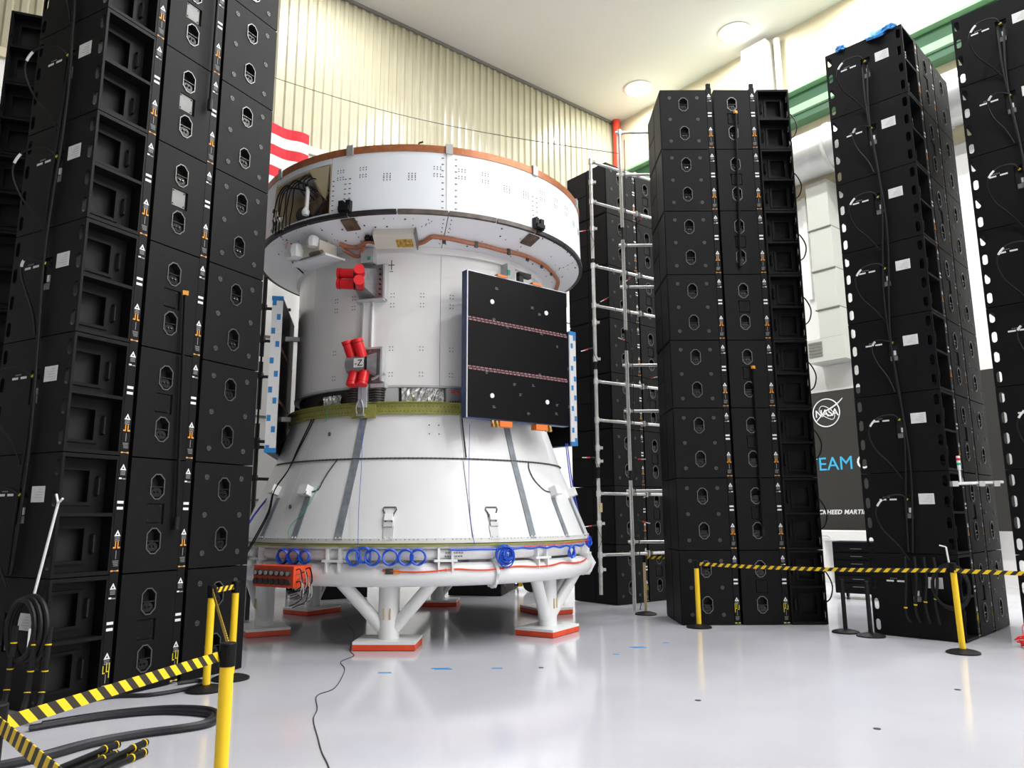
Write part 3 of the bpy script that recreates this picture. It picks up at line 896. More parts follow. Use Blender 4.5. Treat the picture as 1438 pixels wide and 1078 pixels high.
# beige box under the ring
t_ = MB('beige_box', 'trim_dark')
d = -93; u, v, k = frame(d); nn = (u * 0.5 - k * 0.87).normalized(); tt = (u * 0.87 + k * 0.5)
t_.obox(cp(d, 2.36, 5.67) + nn * 0.05, tt * 0.26, v * 0.60, nn * 0.13, 0)
bb = obj('underside_box', t_, craft)
mb = MB('gold_foil'); mb.obox(cp(d, 2.36, 5.67) + nn * 0.118 + v * 0.14 - tt * 0.03, tt * 0.14, v * 0.24, nn * 0.006); obj('gold_window', mb, bb)
mb = MB('trim_dark'); mb.obox(cp(d, 2.36, 5.67) + nn * 0.06 + v * 0.31 , tt * 0.30, v * 0.015, nn * 0.14); obj('end_plate', mb, bb)
mb = MB('black_rubber')
for i in range(9):
    p = cp(-103.5 + i * 0.75, 2.36 + 0.05 * math.sin(i * 2.1), 5.66)
    mb.obox(p, Vector((0.06, 0, 0)), Vector((0, 0.09, 0)), Vector((0, 0, 0.05)))
obj('black_wrap', mb, craft)
# white unit under the ring at left, with wrapped ends
mb = MB('beige_box'); rbox_on(mb, -123, 2.28, 5.54, 0.34, 0.46, 0.22); rbox_on(mb, -121, 2.30, 5.62, 0.10, 0.14, 0.20); rbox_on(mb, -126, 2.30, 5.63, 0.08, 0.12, 0.20)
un = obj('instrument_unit', mb, craft)
mb = MB('white_panel'); u, v, k = frame(-123)
c = cp(-123, 2.34, 5.40)
vs = [c - v * 0.42 - u * 0.1, c - v * 0.34 + u * 0.30 - k * 0.05, c + v * 0.34 + u * 0.26, c + v * 0.38 - u * 0.1]
mb.add(vs + [p + k * 0.03 for p in vs], [(3, 2, 1, 0), (4, 5, 6, 7), (0, 1, 5, 4), (1, 2, 6, 5), (2, 3, 7, 6), (3, 0, 4, 7)]); obj('unit_tray', mb, un)
for dg, rr, z, s in ((-131.5, 2.62, 5.55, 0.115), (-127.6, 2.66, 5.53, 0.125), (-120.5, 2.64, 5.62, 0.10)):
    mb = MB('bag_white'); p = cp(dg, rr, z)
    mb.lathe([(0, -s), (s * .8, -s * .7), (s, 0.0), (s * .75, s * .8), (s * .3, s * 1.1), (0, s * 1.15)], 9, c=p); obj('wrapped_end', mb, un, smooth=True)
mb = MB('pink_rag'); p = cp(-132.2, 2.66, 5.66); mb.lathe([(0, -.05), (.06, -.02), (.05, .04), (0, .05)], 7, c=p); obj('pink_tag', mb, un)
mb = MB('bronze'); 
for i in range(5): mb.cyl(cp(-121 + i * 0.9, 2.60, 5.47), cp(-121 + i * 0.9, 2.66, 5.43), 0.03, n=8)
obj('unit_fittings', mb, un, kind='stuff')
mb = MB('black_rubber'); mb.tube(spline([cp(-129, 2.5, 5.55), cp(-138, 2.45, 5.62), cp(-143, 2.35, 5.60), cp(-146, 2.2, 5.56), cp(-146, 2.12, 5.5)], 6), 0.012, 6); obj('unit_cable', mb, un, smooth=True)
# cylinder body
for i in range(6):
    d = -136 + 60 * i
    shell('tank_panel', ['white_cyl'], [(2.08, 3.53), (2.08, 5.57), (2.03, 5.57), (2.03, 3.53)], d + 0.08, d + 59.92)
shell('tank_edge', ['grey_light'], [(2.09, 3.505), (2.09, 3.535), (2.02, 3.535), (2.02, 3.505)], 0, 360, 120)
# thruster pods
def capsule(parent, p0, p1, r):
    mb = MB('red_cap', 'red_dark', 'red_cap_top')
    p0 = Vector(p0); p1 = Vector(p1); dd = p1 - p0
    mb.cyl(p0, p0 + dd * 0.78, r * 0.96, n=16, mi=0)
    mb.cyl(p0 + dd * 0.78, p0 + dd * 0.83, r * 1.0, n=16, mi=1)
    mb.cyl(p0 + dd * 0.83, p1, r * 1.02, n=16, mi=0, mic=2)
    mb.cyl(p0 - dd * 0.04, p0, r * 1.02, n=16, mi=1)
    return obj('red_thruster_cap', mb, parent, smooth=True)
mb = MB('grey_metal')
u, v, k = frame(-105)
def ppt(dv, dz, du, base): return base + v * dv + Vector((0, 0, dz)) + u * du
b1 = cp(-105, 2.07, 5.06)
mb.obox(ppt(0.06, 0, 0.03, b1), u * 0.06, v * 0.42, k * 0.56)
vs = [ppt(-0.20, 0.18, 0.05, b1), ppt(0.12, 0.22, 0.05, b1), ppt(0.12, -0.22, 0.05, b1), ppt(-0.16, -0.20, 0.05, b1), ppt(-0.14, 0.14, 0.26, b1), ppt(0.02, 0.16, 0.30, b1), ppt(0.02, -0.10, 0.30, b1), ppt(-0.12, -0.12, 0.26, b1)]
mb.add(vs, [(0, 1, 2, 3), (7, 6, 5, 4), (0, 4, 5, 1), (1, 5, 6, 2), (2, 6, 7, 3), (3, 7, 4, 0)])
pod = obj('thruster_pod', mb, craft)
mb = MB('grey_light'); mb.obox(ppt(0.27, 0.0, 0.07, b1), u * 0.12, v * 0.03, k * 0.52); mb.obox(ppt(0.05, -0.27, 0.07, b1), u * 0.12, v * 0.44, k * 0.03); obj('pod_edge', mb, pod)
mb = MB('dark_steel'); 
for i in range(6): mb.cyl(ppt(0.18, 0.2 - i * 0.075, 0.05, b1), ppt(0.18, 0.2 - i * 0.075, 0.085, b1), 0.014, n=6)
obj('pod_bolts', mb, pod, kind='stuff')
capsule(pod, ppt(-0.15, 0.11, 0.22, b1), ppt(-0.40, 0.13, 0.27, b1), 0.077)
capsule(pod, ppt(-0.15, -0.05, 0.22, b1), ppt(-0.40, -0.03, 0.27, b1), 0.077)
capsule(pod, ppt(-0.05, 0.075, 0.24, b1), ppt(0.05, 0.085, 0.48, b1), 0.074)
capsule(pod, ppt(-0.05, -0.085, 0.24, b1), ppt(0.05, -0.075, 0.48, b1), 0.074)
mb = MB('grey_metal'); b2 = cp(-105.5, 2.07, 3.82)
mb.obox(ppt(0.06, 0, 0.03, b2), u * 0.06, v * 0.42, k * 0.50)
mb.cyl(ppt(-0.20, 0.0, 0.18, b2), ppt(0.08, 0.0, 0.18, b2), 0.13, n=18)
mb.cyl(ppt(0.08, 0.0, 0.18, b2), ppt(0.20, 0.0, 0.12, b2), 0.13, 0.17, n=18)
pod2 = obj('thruster_pod', mb, craft, smooth=True)
mb = MB('grey_light'); mb.obox(ppt(0.28, 0.0, 0.07, b2), u * 0.12, v * 0.03, k * 0.48); mb.obox(ppt(0.10, 0.25, 0.06, b2), u * 0.10, v * 0.36, k * 0.03); obj('pod_edge', mb, pod2)
mb = MB('grey_light'); mb.cyl(ppt(0.12, -0.20, 0.08, b2), ppt(0.34, -0.13, 0.10, b2), 0.022, n=8); mb.obox(ppt(0.22, -0.30, 0.05, b2), u * 0.10, v * 0.22, k * 0.06); obj('pod_lever', mb, pod2)
capsule(pod2, ppt(-0.14, 0.10, 0.20, b2), ppt(-0.20, 0.34, 0.27, b2), 0.078)
capsule(pod2, ppt(0.02, 0.10, 0.20, b2), ppt(-0.04, 0.36, 0.27, b2), 0.078)
capsule(pod2, ppt(-0.10, -0.11, 0.20, b2), ppt(-0.11, -0.31, 0.26, b2), 0.078)
capsule(pod2, ppt(0.06, -0.11, 0.20, b2), ppt(0.05, -0.31, 0.26, b2), 0.078)
mb = MB('paper'); lp = ppt(0.02, 0.0, 0.315, b2); mb.obox(lp, u * 0.006, v * 0.15, k * 0.13); lb = obj('marking_label', mb, pod2)
tm = text_mesh('lettering', '-Z', 0.13, 'black_deep', 0.002)
o = bpy.data.objects.new('lettering', tm); COL.objects.link(o); o.parent = lb
o.matrix_local = Matrix.Translation(lp + u * 0.005 - v * 0.062 - k * 0.045) @ Matrix(((v.x, 0, u.x, 0), (v.y, 0, u.y, 0), (0, 1, 0, 0), (0, 0, 0, 1)))
# vertical conduit between the pods
mb = MB('white_paint', 'grey_light'); rbox_on(mb, -105.5, 2.075, 4.42, 0.035, 0.17, 0.80, 0); 
for sx in (-0.07, 0.07): rbox_on(mb, -105.5, 2.11, 4.42, 0.02, 0.022, 0.80, 1, off=sx)
obj('conduit', mb, craft)
mb = MB('grey_light', 'green_tag'); rbox_on(mb, -105.2, 2.07, 5.47, 0.14, 0.20, 0.22, 0); rbox_on(mb, -104.2, 2.20, 5.42, 0.02, 0.05, 0.05, 1); obj('upper_bracket', mb, craft)
mb = MB('dot_dark'); rbox_on(mb, -96.1, 2.078, 5.34, 0.006, 0.09, 0.012); rbox_on(mb, -96.1, 2.078, 5.34, 0.006, 0.012, 0.15); rbox_on(mb, -96.1, 2.078, 5.24, 0.006, 0.05, 0.01); obj('cross_mark', mb, craft)
mb = MB('grey_light', 'green_tag'); rbox_on(mb, -46, 2.07, 5.36, 0.16, 0.16, 0.30, 0); rbox_on(mb, -47.5, 2.22, 5.36, 0.02, 0.05, 0.08, 1); obj('upper_bracket', mb, craft)
# gap below the cylinder
shell('gap_wall', ['dark_steel'], [(2.00, 3.26), (2.00, 3.52), (1.95, 3.52), (1.95, 3.26)], 0, 360, 90)
for a0, a1, z0, z1 in ((-91, -74, 3.27, 3.50), (-62, -40, 3.29, 3.5), (-128, -118, 3.3, 3.44)):
    mb = MB('silver_foil'); n = 16; vs = []
    for i in range(n + 1):
        d = a0 + (a1 - a0) * i / n
        for j in range(6):
            vs.append(cp(d, 2.03 + rnd.uniform(0, 0.035), z0 + (z1 - z0) * j / 5 + (rnd.uniform(-.03, .03) if j == 0 else 0)))
    mb.add(vs, [(i * 6 + j, i * 6 + 6 + j, i * 6 + 7 + j, i * 6 + j + 1) for i in range(n) for j in range(5)])
    obj('foil_blanket', mb, craft)
for d in (-110.3, -100.6):
    mb = MB('dark_steel')
    for q in range(6): mb.cyl(cp(d, 2.09, 3.28 + q * 0.036), cp(d, 2.09, 3.30 + q * 0.036), 0.105 + 0.004 * q, n=14)
    mb.cyl(cp(d, 2.09, 3.27), cp(d, 2.09, 3.5), 0.085, n=12); obj('bellows_mount', mb, craft, smooth=True)
mb = MB('grey_light'); rbox_on(mb, -105.4, 2.05, 3.38, 0.16, 0.13, 0.34); obj('pod_strut', mb, craft)
mb = MB('grey_light'); rbox_on(mb, -95, 2.03, 3.40, 0.05, 0.20, 0.20); obj('gap_bracket', mb, craft)
mb = MB('grey_metal', 'red_cap', 'dot_dark'); rbox_on(mb, -69.5, 2.02, 3.38, 0.12, 0.30, 0.22, 0); rbox_on(mb, -71, 2.14, 3.44, 0.01, 0.05, 0.03, 1); rbox_on(mb, -69, 2.14, 3.44, 0.01, 0.05, 0.03, 1)
for i in range(6): rbox_on(mb, -72 + i, 2.14, 3.30, 0.012, 0.02, 0.02, 2)
obj('junction_box', mb, craft)
shell('olive_ring', ['olive'], [(2.165, 3.11), (2.15, 3.265), (2.18, 3.275), (2.18, 3.285), (1.98, 3.285), (1.98, 3.11)], 0, 360, 120)
mb = MB('olive'); mb.lathe([(2.185, 3.06 - ZB), (2.172, 3.26 - ZB), (2.12, 3.26 - ZB), (2.12, 3.06 - ZB)], 5, -110, -100.4, closed=True); obj('olive_tab', mb, craft, smooth=True)
mb = MB('clip_grey'); mb.tube(spline([cp(-107.3, 2.21, 3.12), cp(-107.4, 2.23, 3.22), cp(-106, 2.22, 3.33), cp(-104.6, 2.23, 3.22), cp(-104.7, 2.21, 3.12)], 5), 0.012, 6); rbox_on(mb, -105.9, 2.18, 3.10, 0.04, 0.12, 0.03); obj('lifting_loop', mb, craft, smooth=True)
# cone
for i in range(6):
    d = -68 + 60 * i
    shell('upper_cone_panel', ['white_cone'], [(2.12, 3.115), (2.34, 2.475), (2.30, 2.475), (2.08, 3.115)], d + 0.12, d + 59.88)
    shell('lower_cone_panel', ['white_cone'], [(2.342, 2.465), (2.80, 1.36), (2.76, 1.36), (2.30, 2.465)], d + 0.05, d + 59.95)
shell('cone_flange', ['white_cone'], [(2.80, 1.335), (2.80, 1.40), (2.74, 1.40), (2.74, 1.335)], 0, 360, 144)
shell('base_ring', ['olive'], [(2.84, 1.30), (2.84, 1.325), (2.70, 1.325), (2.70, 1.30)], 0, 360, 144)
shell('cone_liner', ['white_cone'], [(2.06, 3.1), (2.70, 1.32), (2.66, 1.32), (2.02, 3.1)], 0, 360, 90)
def cord(name, pts, r, m_, parent=craft, beads=0.0):
    mb = MB(m_); P = spline(pts, 4)
    mb.tube(P, r, 5)
    if beads:
        for i in range(0, len(P), 2):
            p = P[i]; mb.lathe([(0, -beads), (beads, 0), (0, beads)], 5, c=p)
    return obj(name, mb, parent)
cord('seam_cord', [cp(d, 2.352, 2.47) for d in range(-150, 2, 3)], 0.010, 'cord_dark', beads=0.016)
cord('seam_cord', [cp(-67.3, con_r(z) + 0.008, z) for z in (3.10, 2.9, 2.7, 2.5)], 0.010, 'cord_dark', beads=0.015)
cord('seam_cord', [cp(-112.5, 2.352, 2.46), cp(-114.5, con_r(2.3) + 0.008, 2.3), cp(-115.8, con_r(2.15) + .008, 2.15), cp(-116.5, con_r(2.05) + .008, 2.05), cp(-119, con_r(2.02) + .01, 2.02)], 0.009, 'cord_dark', beads=0.014)
cord('seam_cord', [cp(-40.5, 2.352, 2.46), cp(-41.5, con_r(2.35) + .01, 2.35), cp(-40.5, con_r(2.2) + .01, 2.2), cp(-37, con_r(2.07) + .01, 2.06), cp(-33.5, con_r(2.03) + .01, 2.03)], 0.009, 'cord_dark', beads=0.014)
cord('seam_cord', [cp(-68.5, con_r(z) + 0.004, z) for z in (2.44, 2.1, 1.7, 1.40)], 0.004, 'cord_dark')
def strap(deg, z0, z1, w, m_, name='strap', d1=None):
    mb = MB(m_); n = 8; vs = []
    for i in range(n + 1):
        z = z0 + (z1 - z0) * i / n; r = con_r(z); dg = deg + ((d1 or deg) - deg) * i / n
        u, v, k = frame(dg)
        for off, du in ((-w / 2, 0.002), (w / 2, 0.002), (w / 2, 0.014), (-w / 2, 0.014)):
            vs.append(cp(dg, r + du, z) + v * off)
    mb.add(vs, [(i * 4 + q, i * 4 + (q + 1) % 4, i * 4 + 4 + (q + 1) % 4, i * 4 + 4 + q) for i in range(n) for q in range(4)] + [(0, 1, 2, 3), (n * 4 + 3, n * 4 + 2, n * 4 + 1, n * 4)])
    st = obj(name, mb, craft)
    mb = MB('print_white')
    for sx in (-w * 0.28, w * 0.28): rbox_on(mb, d1 or deg, con_r(z1 + 0.03) + 0.012, z1 + 0.03, 0.012, 0.02, 0.02, off=sx)
    obj('strap_bolts', mb, st, kind='stuff')
    return st
strap(-105.2, 3.06, 1.38, 0.105, 'strap_grey'); strap(-47.5, 3.05, 1.38, 0.105, 'strap_grey', d1=-49)
for d, z0 in ((-119.6, 1.95), (-134.5, 1.95), (-33.0, 1.95), (-18.0, 1.95)): strap(d, z0, 1.38, 0.10, 'strap_grey')
for d in (-91.3, -61.8): strap(d, 1.56, 1.38, 0.13, 'strap_pale', 'pale_strap')
for d, dz in ((-137.5, 2.04), (-120.4, 2.01), (-32, 2.02), (-15, 2.02)):
    mb = MB('white_paint', 'dark_steel'); rbox_on(mb, d, con_r(dz) - 0.03, dz, 0.15, 0.15, 0.13, 0, tilt=20); rbox_on(mb, d + 1.2, con_r(dz) + 0.11, dz, 0.015, 0.04, 0.04, 1, tilt=20)
    obj('corner_block', mb, craft)
for d in (-91.5, -61.5):
    z = 1.70; r = con_r(z) + 0.012; u, v, k = frame(d); kk = Vector((0, 0, 1)) - u * 0.41
    P = lambda a, b: cp(d, r, z) + v * a + kk * b
    mb = MB('cord_dark'); mb.tube([P(-.05, -.10), P(-.03, -.06), P(-.06, -.02), P(-.06, .02), P(-.09, .07), P(-.08, .10), P(.08, .10), P(.09, .07), P(.06, .02), P(.05, -.02), P(.03, -.06), P(.05, -.10)], 0.008, 6); la = obj('latch_loop', mb, craft)
    mb = MB('white_paint', 'strap_pale'); rbox_on(mb, d, con_r(1.66), 1.66, 0.05, 0.11, 0.09, 0, tilt=20); rbox_on(mb, d, con_r(1.57), 1.57, 0.03, 0.12, 0.06, 1, tilt=20); obj('latch_block', mb, la)
for d, z in ((-119, 2.85), (-126, 1.82), (-27, 2.1)):
    mb = MB('cord_dark'); u, v, k = frame(d); p = cp(d, con_r(z) + 0.008, z)
    mb.tube([p + v * 0.02 * math.cos(q * PI / 4) + k * 0.024 * math.sin(q * PI / 4) for q in range(8)], 0.007, 5, closed=True); obj('port_ring', mb, craft)
# black cables running down the cone at the left
for i in range(2):
    cord('drop_cable', [cp(-129 - i * 2, 2.05, 3.38), cp(-130.5 - i * 1.6, con_r(3.08) + 0.02, 3.08), cp(-133 - i, con_r(2.7) + 0.03, 2.7), cp(-135.2, con_r(2.35) + 0.03, 2.35), cp(-136.2 + i * .3, con_r(2.06) + 0.09, 2.06), cp(-136 + i * .9, con_r(1.75) + 0.04, 1.75), cp(-137 + i * 1.1, con_r(1.4) + 0.05, 1.40), cp(-140 + i, 2.93, 1.1), cp(-141 + i, 2.95, 0.82 + 0.05 * i)], 0.010, 'black_rubber')
cord('green_cord', [cp(-121, 2.2, 3.25), cp(-123, con_r(3.05) + .01, 3.05)], 0.005, 'green_tag')
cord('green_cord', [cp(-116, con_r(2.1) + .05, 2.1), cp(-118, con_r(1.8) + .04, 1.8), cp(-122, con_r(1.55) + .04, 1.55), cp(-121, con_r(1.4) + .04, 1.4)], 0.005, 'green_tag')
cord('blue_cord', [cp(-105.6, 2.26, 3.9), cp(-104.5, 2.3, 3.2), cp(-101.5, 2.5, 2.5), cp(-99.5, 2.78, 1.8), cp(-98.5, 2.9, 1.30)], 0.004, 'blue_cord')
cord('blue_cord', [cp(-67, 2.45, 2.95), cp(-68, 2.55, 2.3), cp(-69, 2.75, 1.7), cp(-68.5, 2.88, 1.30)], 0.004, 'blue_cord')

# solar wings (folded), each a thick frame with three cell panels
def solar_wing(p0, p1, z0, z1, thick, label, detail=True, outward=1):
    p0 = Vector((p0[0] - XC, p0[1] - YC, 0)); p1 = Vector((p1[0] - XC, p1[1] - YC, 0))
    d = (p1 - p0); Lw = d.length; d.normalize(); n = Vector((d.y, -d.x, 0)) * outward
    z0 -= ZB; z1 -= ZB; k = Vector((0, 0, 1))
    Q = lambda x, y, z: p0 + d * x + n * y + k * z
    def b(mb, x0, x1, y0, y1, a, c, mi=0): return mb.obox(Q((x0 + x1) / 2, (y0 + y1) / 2, (a + c) / 2), d * (x1 - x0), n * (y1 - y0), k * (c - a), mi)
    mb = MB('panel_blue'); b(mb, 0.0, Lw, -thick, -0.012, z0, z1)
    w_ = obj('solar_wing', mb, craft, label=label)
    h = (z1 - z0)
    for i in range(3):
        a = z0 + h * i / 3 + 0.012; c = z0 + h * (i + 1) / 3 - 0.012
        mb = MB('cell_black'); b(mb, 0.012, Lw - 0.012, -0.012, 0.0, a, c); obj('cell_panel', mb, w_)
    for i in (1, 2):
        z = z0 + h * i / 3
        mb = MB('pink_strip', 'cell_black')
        for q in range(26):
            b(mb, 0.02 + q * (Lw - .04) / 26, 0.02 + (q + 0.75) * (Lw - .04) / 26, 0.0, 0.006, z + 0.008, z + 0.026); b(mb, 0.02 + (q + .2) * (Lw - .04) / 26, 0.02 + (q + 0.95) * (Lw - .04) / 26, 0.0, 0.006, z - 0.026, z - 0.008)
        obj('hinge_strip', mb, w_)
    mb = MB('panel_edge'); b(mb, 0.0, 0.014, -0.012, 0.004, z0, z1); b(mb, 0, Lw, -0.012, 0.004, z1 - 0.012, z1); obj('edge_trim', mb, w_)
    if not detail: return w_, b
    for fx, fz in ((0.23, 0.81), (0.77, 0.81), (0.23, 0.16), (0.77, 0.16)):
        mb = MB('print_white'); mb.cyl(Q(Lw * fx, 0.0, z0 + h * fz), Q(Lw * fx, 0.012, z0 + h * fz), 0.034, n=18); obj('white_target', mb, w_)
    mb = MB('print_dim')
    for i in range(16):
        fx = rnd.uniform(0.1, 0.9); z = z0 + h * rnd.uniform(0.06, 0.94)
        for q in range(3): b(mb, Lw * fx, Lw * fx + rnd.uniform(.03, .06), 0.0, 0.003, z - q * .014, z - q * .014 + .004)
    obj('printed_marks', mb, w_, kind='stuff')
    for fx in (0.33, 0.68):
        mb = MB('orange_clip'); b(mb, Lw * fx - .10, Lw * fx + .08, -0.1, 0.02, z1, z1 + 0.035); obj('orange_clip', mb, w_)
        mb = MB('orange_clip'); b(mb, Lw * fx - .06, Lw * fx + .16, -0.1, 0.02, z0 - 0.09, z0 - 0.01); obj('orange_clip', mb, w_)
    mb = MB('gold_foil')
    for fx in (0.24, 0.28, 0.76, 0.8): mb.cyl(Q(Lw * fx, -0.02, z0 - 0.01), Q(Lw * fx + 0.02, -0.02, z0 - 0.10), 0.028, n=8)
    obj('hinge_fittings', mb, w_, kind='stuff')
    mb = MB('black_rubber'); b(mb, Lw * .50, Lw * .54, -.08, .0, z1, z1 + 0.13); b(mb, Lw * .50, Lw * .62, -.08, .0, z1 + .09, z1 + 0.16); obj('hold_down', mb, w_)
    mb = MB('beige_box'); b(mb, Lw - 0.005, Lw + 0.02, -0.05, 0.0, z1 - 0.22, z1 + 0.02); obj('end_strip', mb, w_)
    return w_, b
solar_wing((-0.63, 10.2), (0.87, 11.36), 3.02, 5.14, 0.13, 'black solar wing facing the camera with blue left edge')
for nm, p0, p1, z0, z1, sgn in (('rl', (1.05, 13.35), (-0.1, 14.6), 2.92, 5.02, -1), ('ll', (-3.52, 11.1), (-3.86, 12.9), 2.62, 5.02, 1)):
    w_, b = solar_wing(p0, p1, z0, z1, 0.14, 'solar wing seen edge-on with blue tape on its white edge', False, sgn)
    h0, h1 = z0 - ZB, z1 - ZB
    mb = MB('bag_white'); b(mb, -0.02, 0.0, -0.15, 0.01, h0, h1); ed = obj('wrapped_edge', mb, w_)
    for q in range(11):
        mb = MB('blue_tape'); zq = h0 + (h1 - h0) * (q + 0.1 + 0.3 * rnd.random()) / 11; x = -0.14 + 0.07 * (q % 2)
        b(mb, -0.024, -0.02, x, x + 0.055, zq, zq + 0.09); obj('tape_patch', mb, ed)
    for zq in (h0, h1 - 0.07):
        mb = MB('blue_tape'); b(mb, -0.026, -0.0, -0.155, 0.015, zq, zq + 0.07); obj('tape_patch', mb, ed)
for z in (4.5, 3.2):
    mb = MB('grey_light', 'green_tag'); mb.obox(Vector((-3.48 - XC, 11.75 - YC, z - ZB)), Vector((0.55, 0.1, 0)), Vector((0, 0.06, 0)), Vector((0, 0, 0.07))); mb.obox(Vector((-3.3 - XC, 11.70 - YC, z - ZB)), Vector((0.14, 0, 0)), Vector((0, 0.08, 0)), Vector((0, 0, 0.12)), 1 if z < 4 else 0); obj('wing_strut', mb, craft)
for q, (x0, x1) in enumerate(((0.95, 1.12), (0.98, 1.16))):
    cord('blue_cord', [Vector((x0 - XC, 13.3 - YC, 2.95 - ZB)), Vector((x0 + .05 - XC, 12.9 - YC, 2.2 - ZB)), Vector((x1 - XC, 12.5 - YC, 1.36 - ZB))], 0.011, 'blue_cord')
cord('blue_cord', [Vector((-3.55 - XC, 11.3 - YC, 2.1 - ZB)), Vector((-3.75 - XC, 11.0 - YC, 1.7 - ZB)), Vector((-4.0 - XC, 10.9 - YC, 1.2 - ZB))], 0.014, 'blue_cord')

# ------------------------------------------------------------------ support stand
stand = thing('support_stand', 'white tubular six-legged stand carrying the spacecraft', 'stand', (XC, YC, 0))
def sp(deg, r, z): return Vector((r * math.cos(R(deg)), r * math.sin(R(deg)), z))
def torus(name, m_, Rr, z, rr, n=120, k=14, parent=stand):
    mb = MB(m_); mb.tube([sp(360 * i / n, Rr, z) for i in range(n)], rr, k, closed=True)
    return obj(name, mb, parent, smooth=True)
torus('main_tube', 'stand_white', 2.69, 0.935, 0.152)
torus('upper_tube', 'stand_white', 2.70, 1.19, 0.075)
mb = MB('stand_white'); mb.lathe([(2.80, 1.265), (2.80, 1.298), (2.6, 1.298), (2.6, 1.265)], 120, closed=True); obj('top_plate', mb, stand, smooth=True)
for i in range(12):
    d = -46 + 30 * i
    mb = MB('stand_white')
    u, v, k = frame(d)
    mb.obox(sp(d, 2.75, 1.115), u * 0.2, v * 0.30, k * 0.03)
    for sx in (-0.09, 0.09):
        mb.obox(sp(d, 2.75, 1.19) + v * sx, u * 0.16, v * 0.03, k * 0.16); mb.obox(sp(d, 2.78, 1.04) + v * sx, u * 0.14, v * 0.025, k * 0.13)
    obj('ring_bracket', mb, stand)
for d in (-61.8, 118.2, -3, 177):
    mb = MB('stand_white'); u, v, k = frame(d)
    mb.tube([sp(d, 2.69, 0.935) + (u * math.cos(q * PI / 3) + k * math.sin(q * PI / 3)) * 0.2 for q in range(6)], 0.02, 4, closed=True)
    mb.cyl(sp(d, 2.69, .935) - v * 0.02, sp(d, 2.69, .935) + v * 0.02, 0.2, n=8); obj('tube_joint', mb, stand)
LEG = 2.42
for i in range(6):
    d = -92 + 60 * i
    u, v, k = frame(d)
    mb = MB('stand_white'); mb.cyl(sp(d, LEG, 0.10), sp(d, LEG, 0.80), 0.138, n=22)
    lg = obj('leg', mb, stand, smooth=True)
    mb = MB('stand_white'); mb.obox(sp(d, LEG + 0.1, 0.86), u * 0.46, v * 0.30, k * 0.14); mb.obox(sp(d, LEG, 0.79), u * 0.40, v * 0.38, k * 0.025); obj('saddle', mb, lg)
    for sg in (-1, 1):
        mb = MB('stand_white'); top = sp(d + sg * 13.5, 2.66, 0.86); bot = sp(d, LEG, 0.22) + v * sg * 0.06
        mb.cyl(bot, top, 0.085, n=14); obj('brace', mb, lg, smooth=True)
    mb = MB('stand_white'); mb.obox(sp(d, LEG, 0.095), u * 0.62, v * 0.80, k * 0.035); obj('foot_plate', mb, lg)
    mb = MB('orange_red'); mb.obox(sp(d, LEG, 0.0425), u * 0.62, v * 0.80, k * 0.07); obj('foot_pad', mb, lg)
    mb = MB('black_rubber'); mb.obox(sp(d, LEG, 0.004), u * 0.60, v * 0.78, k * 0.008); obj('pad_sole', mb, lg)
    mb = MB('wood')
    for sx in (-0.04, 0.04): mb.obox(sp(d, LEG + 0.138, 0.43) + v * sx, u * 0.014, v * 0.018, k * 0.14)
    obj('wood_strip', mb, lg)
mb = MB('print_dim'); u, v, k = frame(-73)
for q in range(2):
    for j in range(7): mb.obox(sp(-73, 2.776, 1.21 - q * 0.045) + v * (-0.13 + j * 0.035 - q * 0.01), u * 0.004, v * 0.024, k * 0.018)
obj('stamped_text', mb, stand, kind='stuff')
mb = MB('dark_steel', 'print_orange'); mb.obox(sp(-90.5, 2.845, 0.99), Vector((0.10, 0, 0)), Vector((0, 0.02, 0)), Vector((0, 0, 0.07)), 0); mb.obox(sp(-89, 2.845, 0.985) + Vector((0.02, 0, 0)), Vector((0.06, 0, 0)), Vector((0, 0.02, 0)), Vector((0, 0, 0.06)), 1); obj('stand_label', mb, stand)
# orange cord along the tube
pts = []
for i in range(24):
    d = -92 + i * 3.2
    z = 1.005 - 0.03 * abs(math.sin(i * 0.55)) + 0.0015 * i
    rr = 2.69 + math.sqrt(max(0, 0.162 ** 2 - (z - 0.935) ** 2)) + 0.006
    pts.append(sp(d, rr, z) + Vector((XC, YC, 0)))
mb = MB('orange_red'); mb.tube(spline(pts, 3), 0.011, 6)
for p in pts[::5]: mb.lathe([(0, -.02), (.02, 0), (0, .02)], 6, c=p)
tag(obj('orange_cord', mb, smooth=True), 'orange cord draped along the white tube of the stand', 'cord')
# hanging coils of blue cable
coil_lab = {-122.2: 'leftmost blue cable coil above the red connector box', -118.2: 'middle blue cable coil above the red connector box', -114.3: 'right blue cable coil above the red connector box', -99.9: 'first of six blue coils left of the front leg', -97.2: 'second of six blue coils, raised behind its neighbours', -94.9: 'third of six blue coils left of the front leg', -90.3: 'blue cable coil right above the front leg', -86.3: 'fifth of six blue coils, right of the front leg', -83.2: 'last of the six blue coils, right of the front leg', -32.7: 'single blue cable coil at the right end of the stand'}
for d, lab in coil_lab.items():
    u, v, k = frame(d); c = sp(d, 2.84, 1.165 + (0.03 if d == -97.2 else 0)) + Vector((XC, YC, 0))
    mb = MB('blue_cable', 'print_white')
    rr0 = 0.075 if d in (-114.3, -32.7) else 0.088
    for q in range(5):
        rr = rr0 + 0.006 * (q % 3)
        mb.tube([c + u * (0.004 + 0.007 * q) + (v * math.cos(j * PI / 10) + k * math.sin(j * PI / 10)) * rr + u * 0.012 * math.sin(j * .9 + q) for j in range(20)], 0.0095, 5, closed=True)
    tag(obj('cable_coil', mb, smooth=True), lab, 'cable coil', 'blue cable coils on the stand')
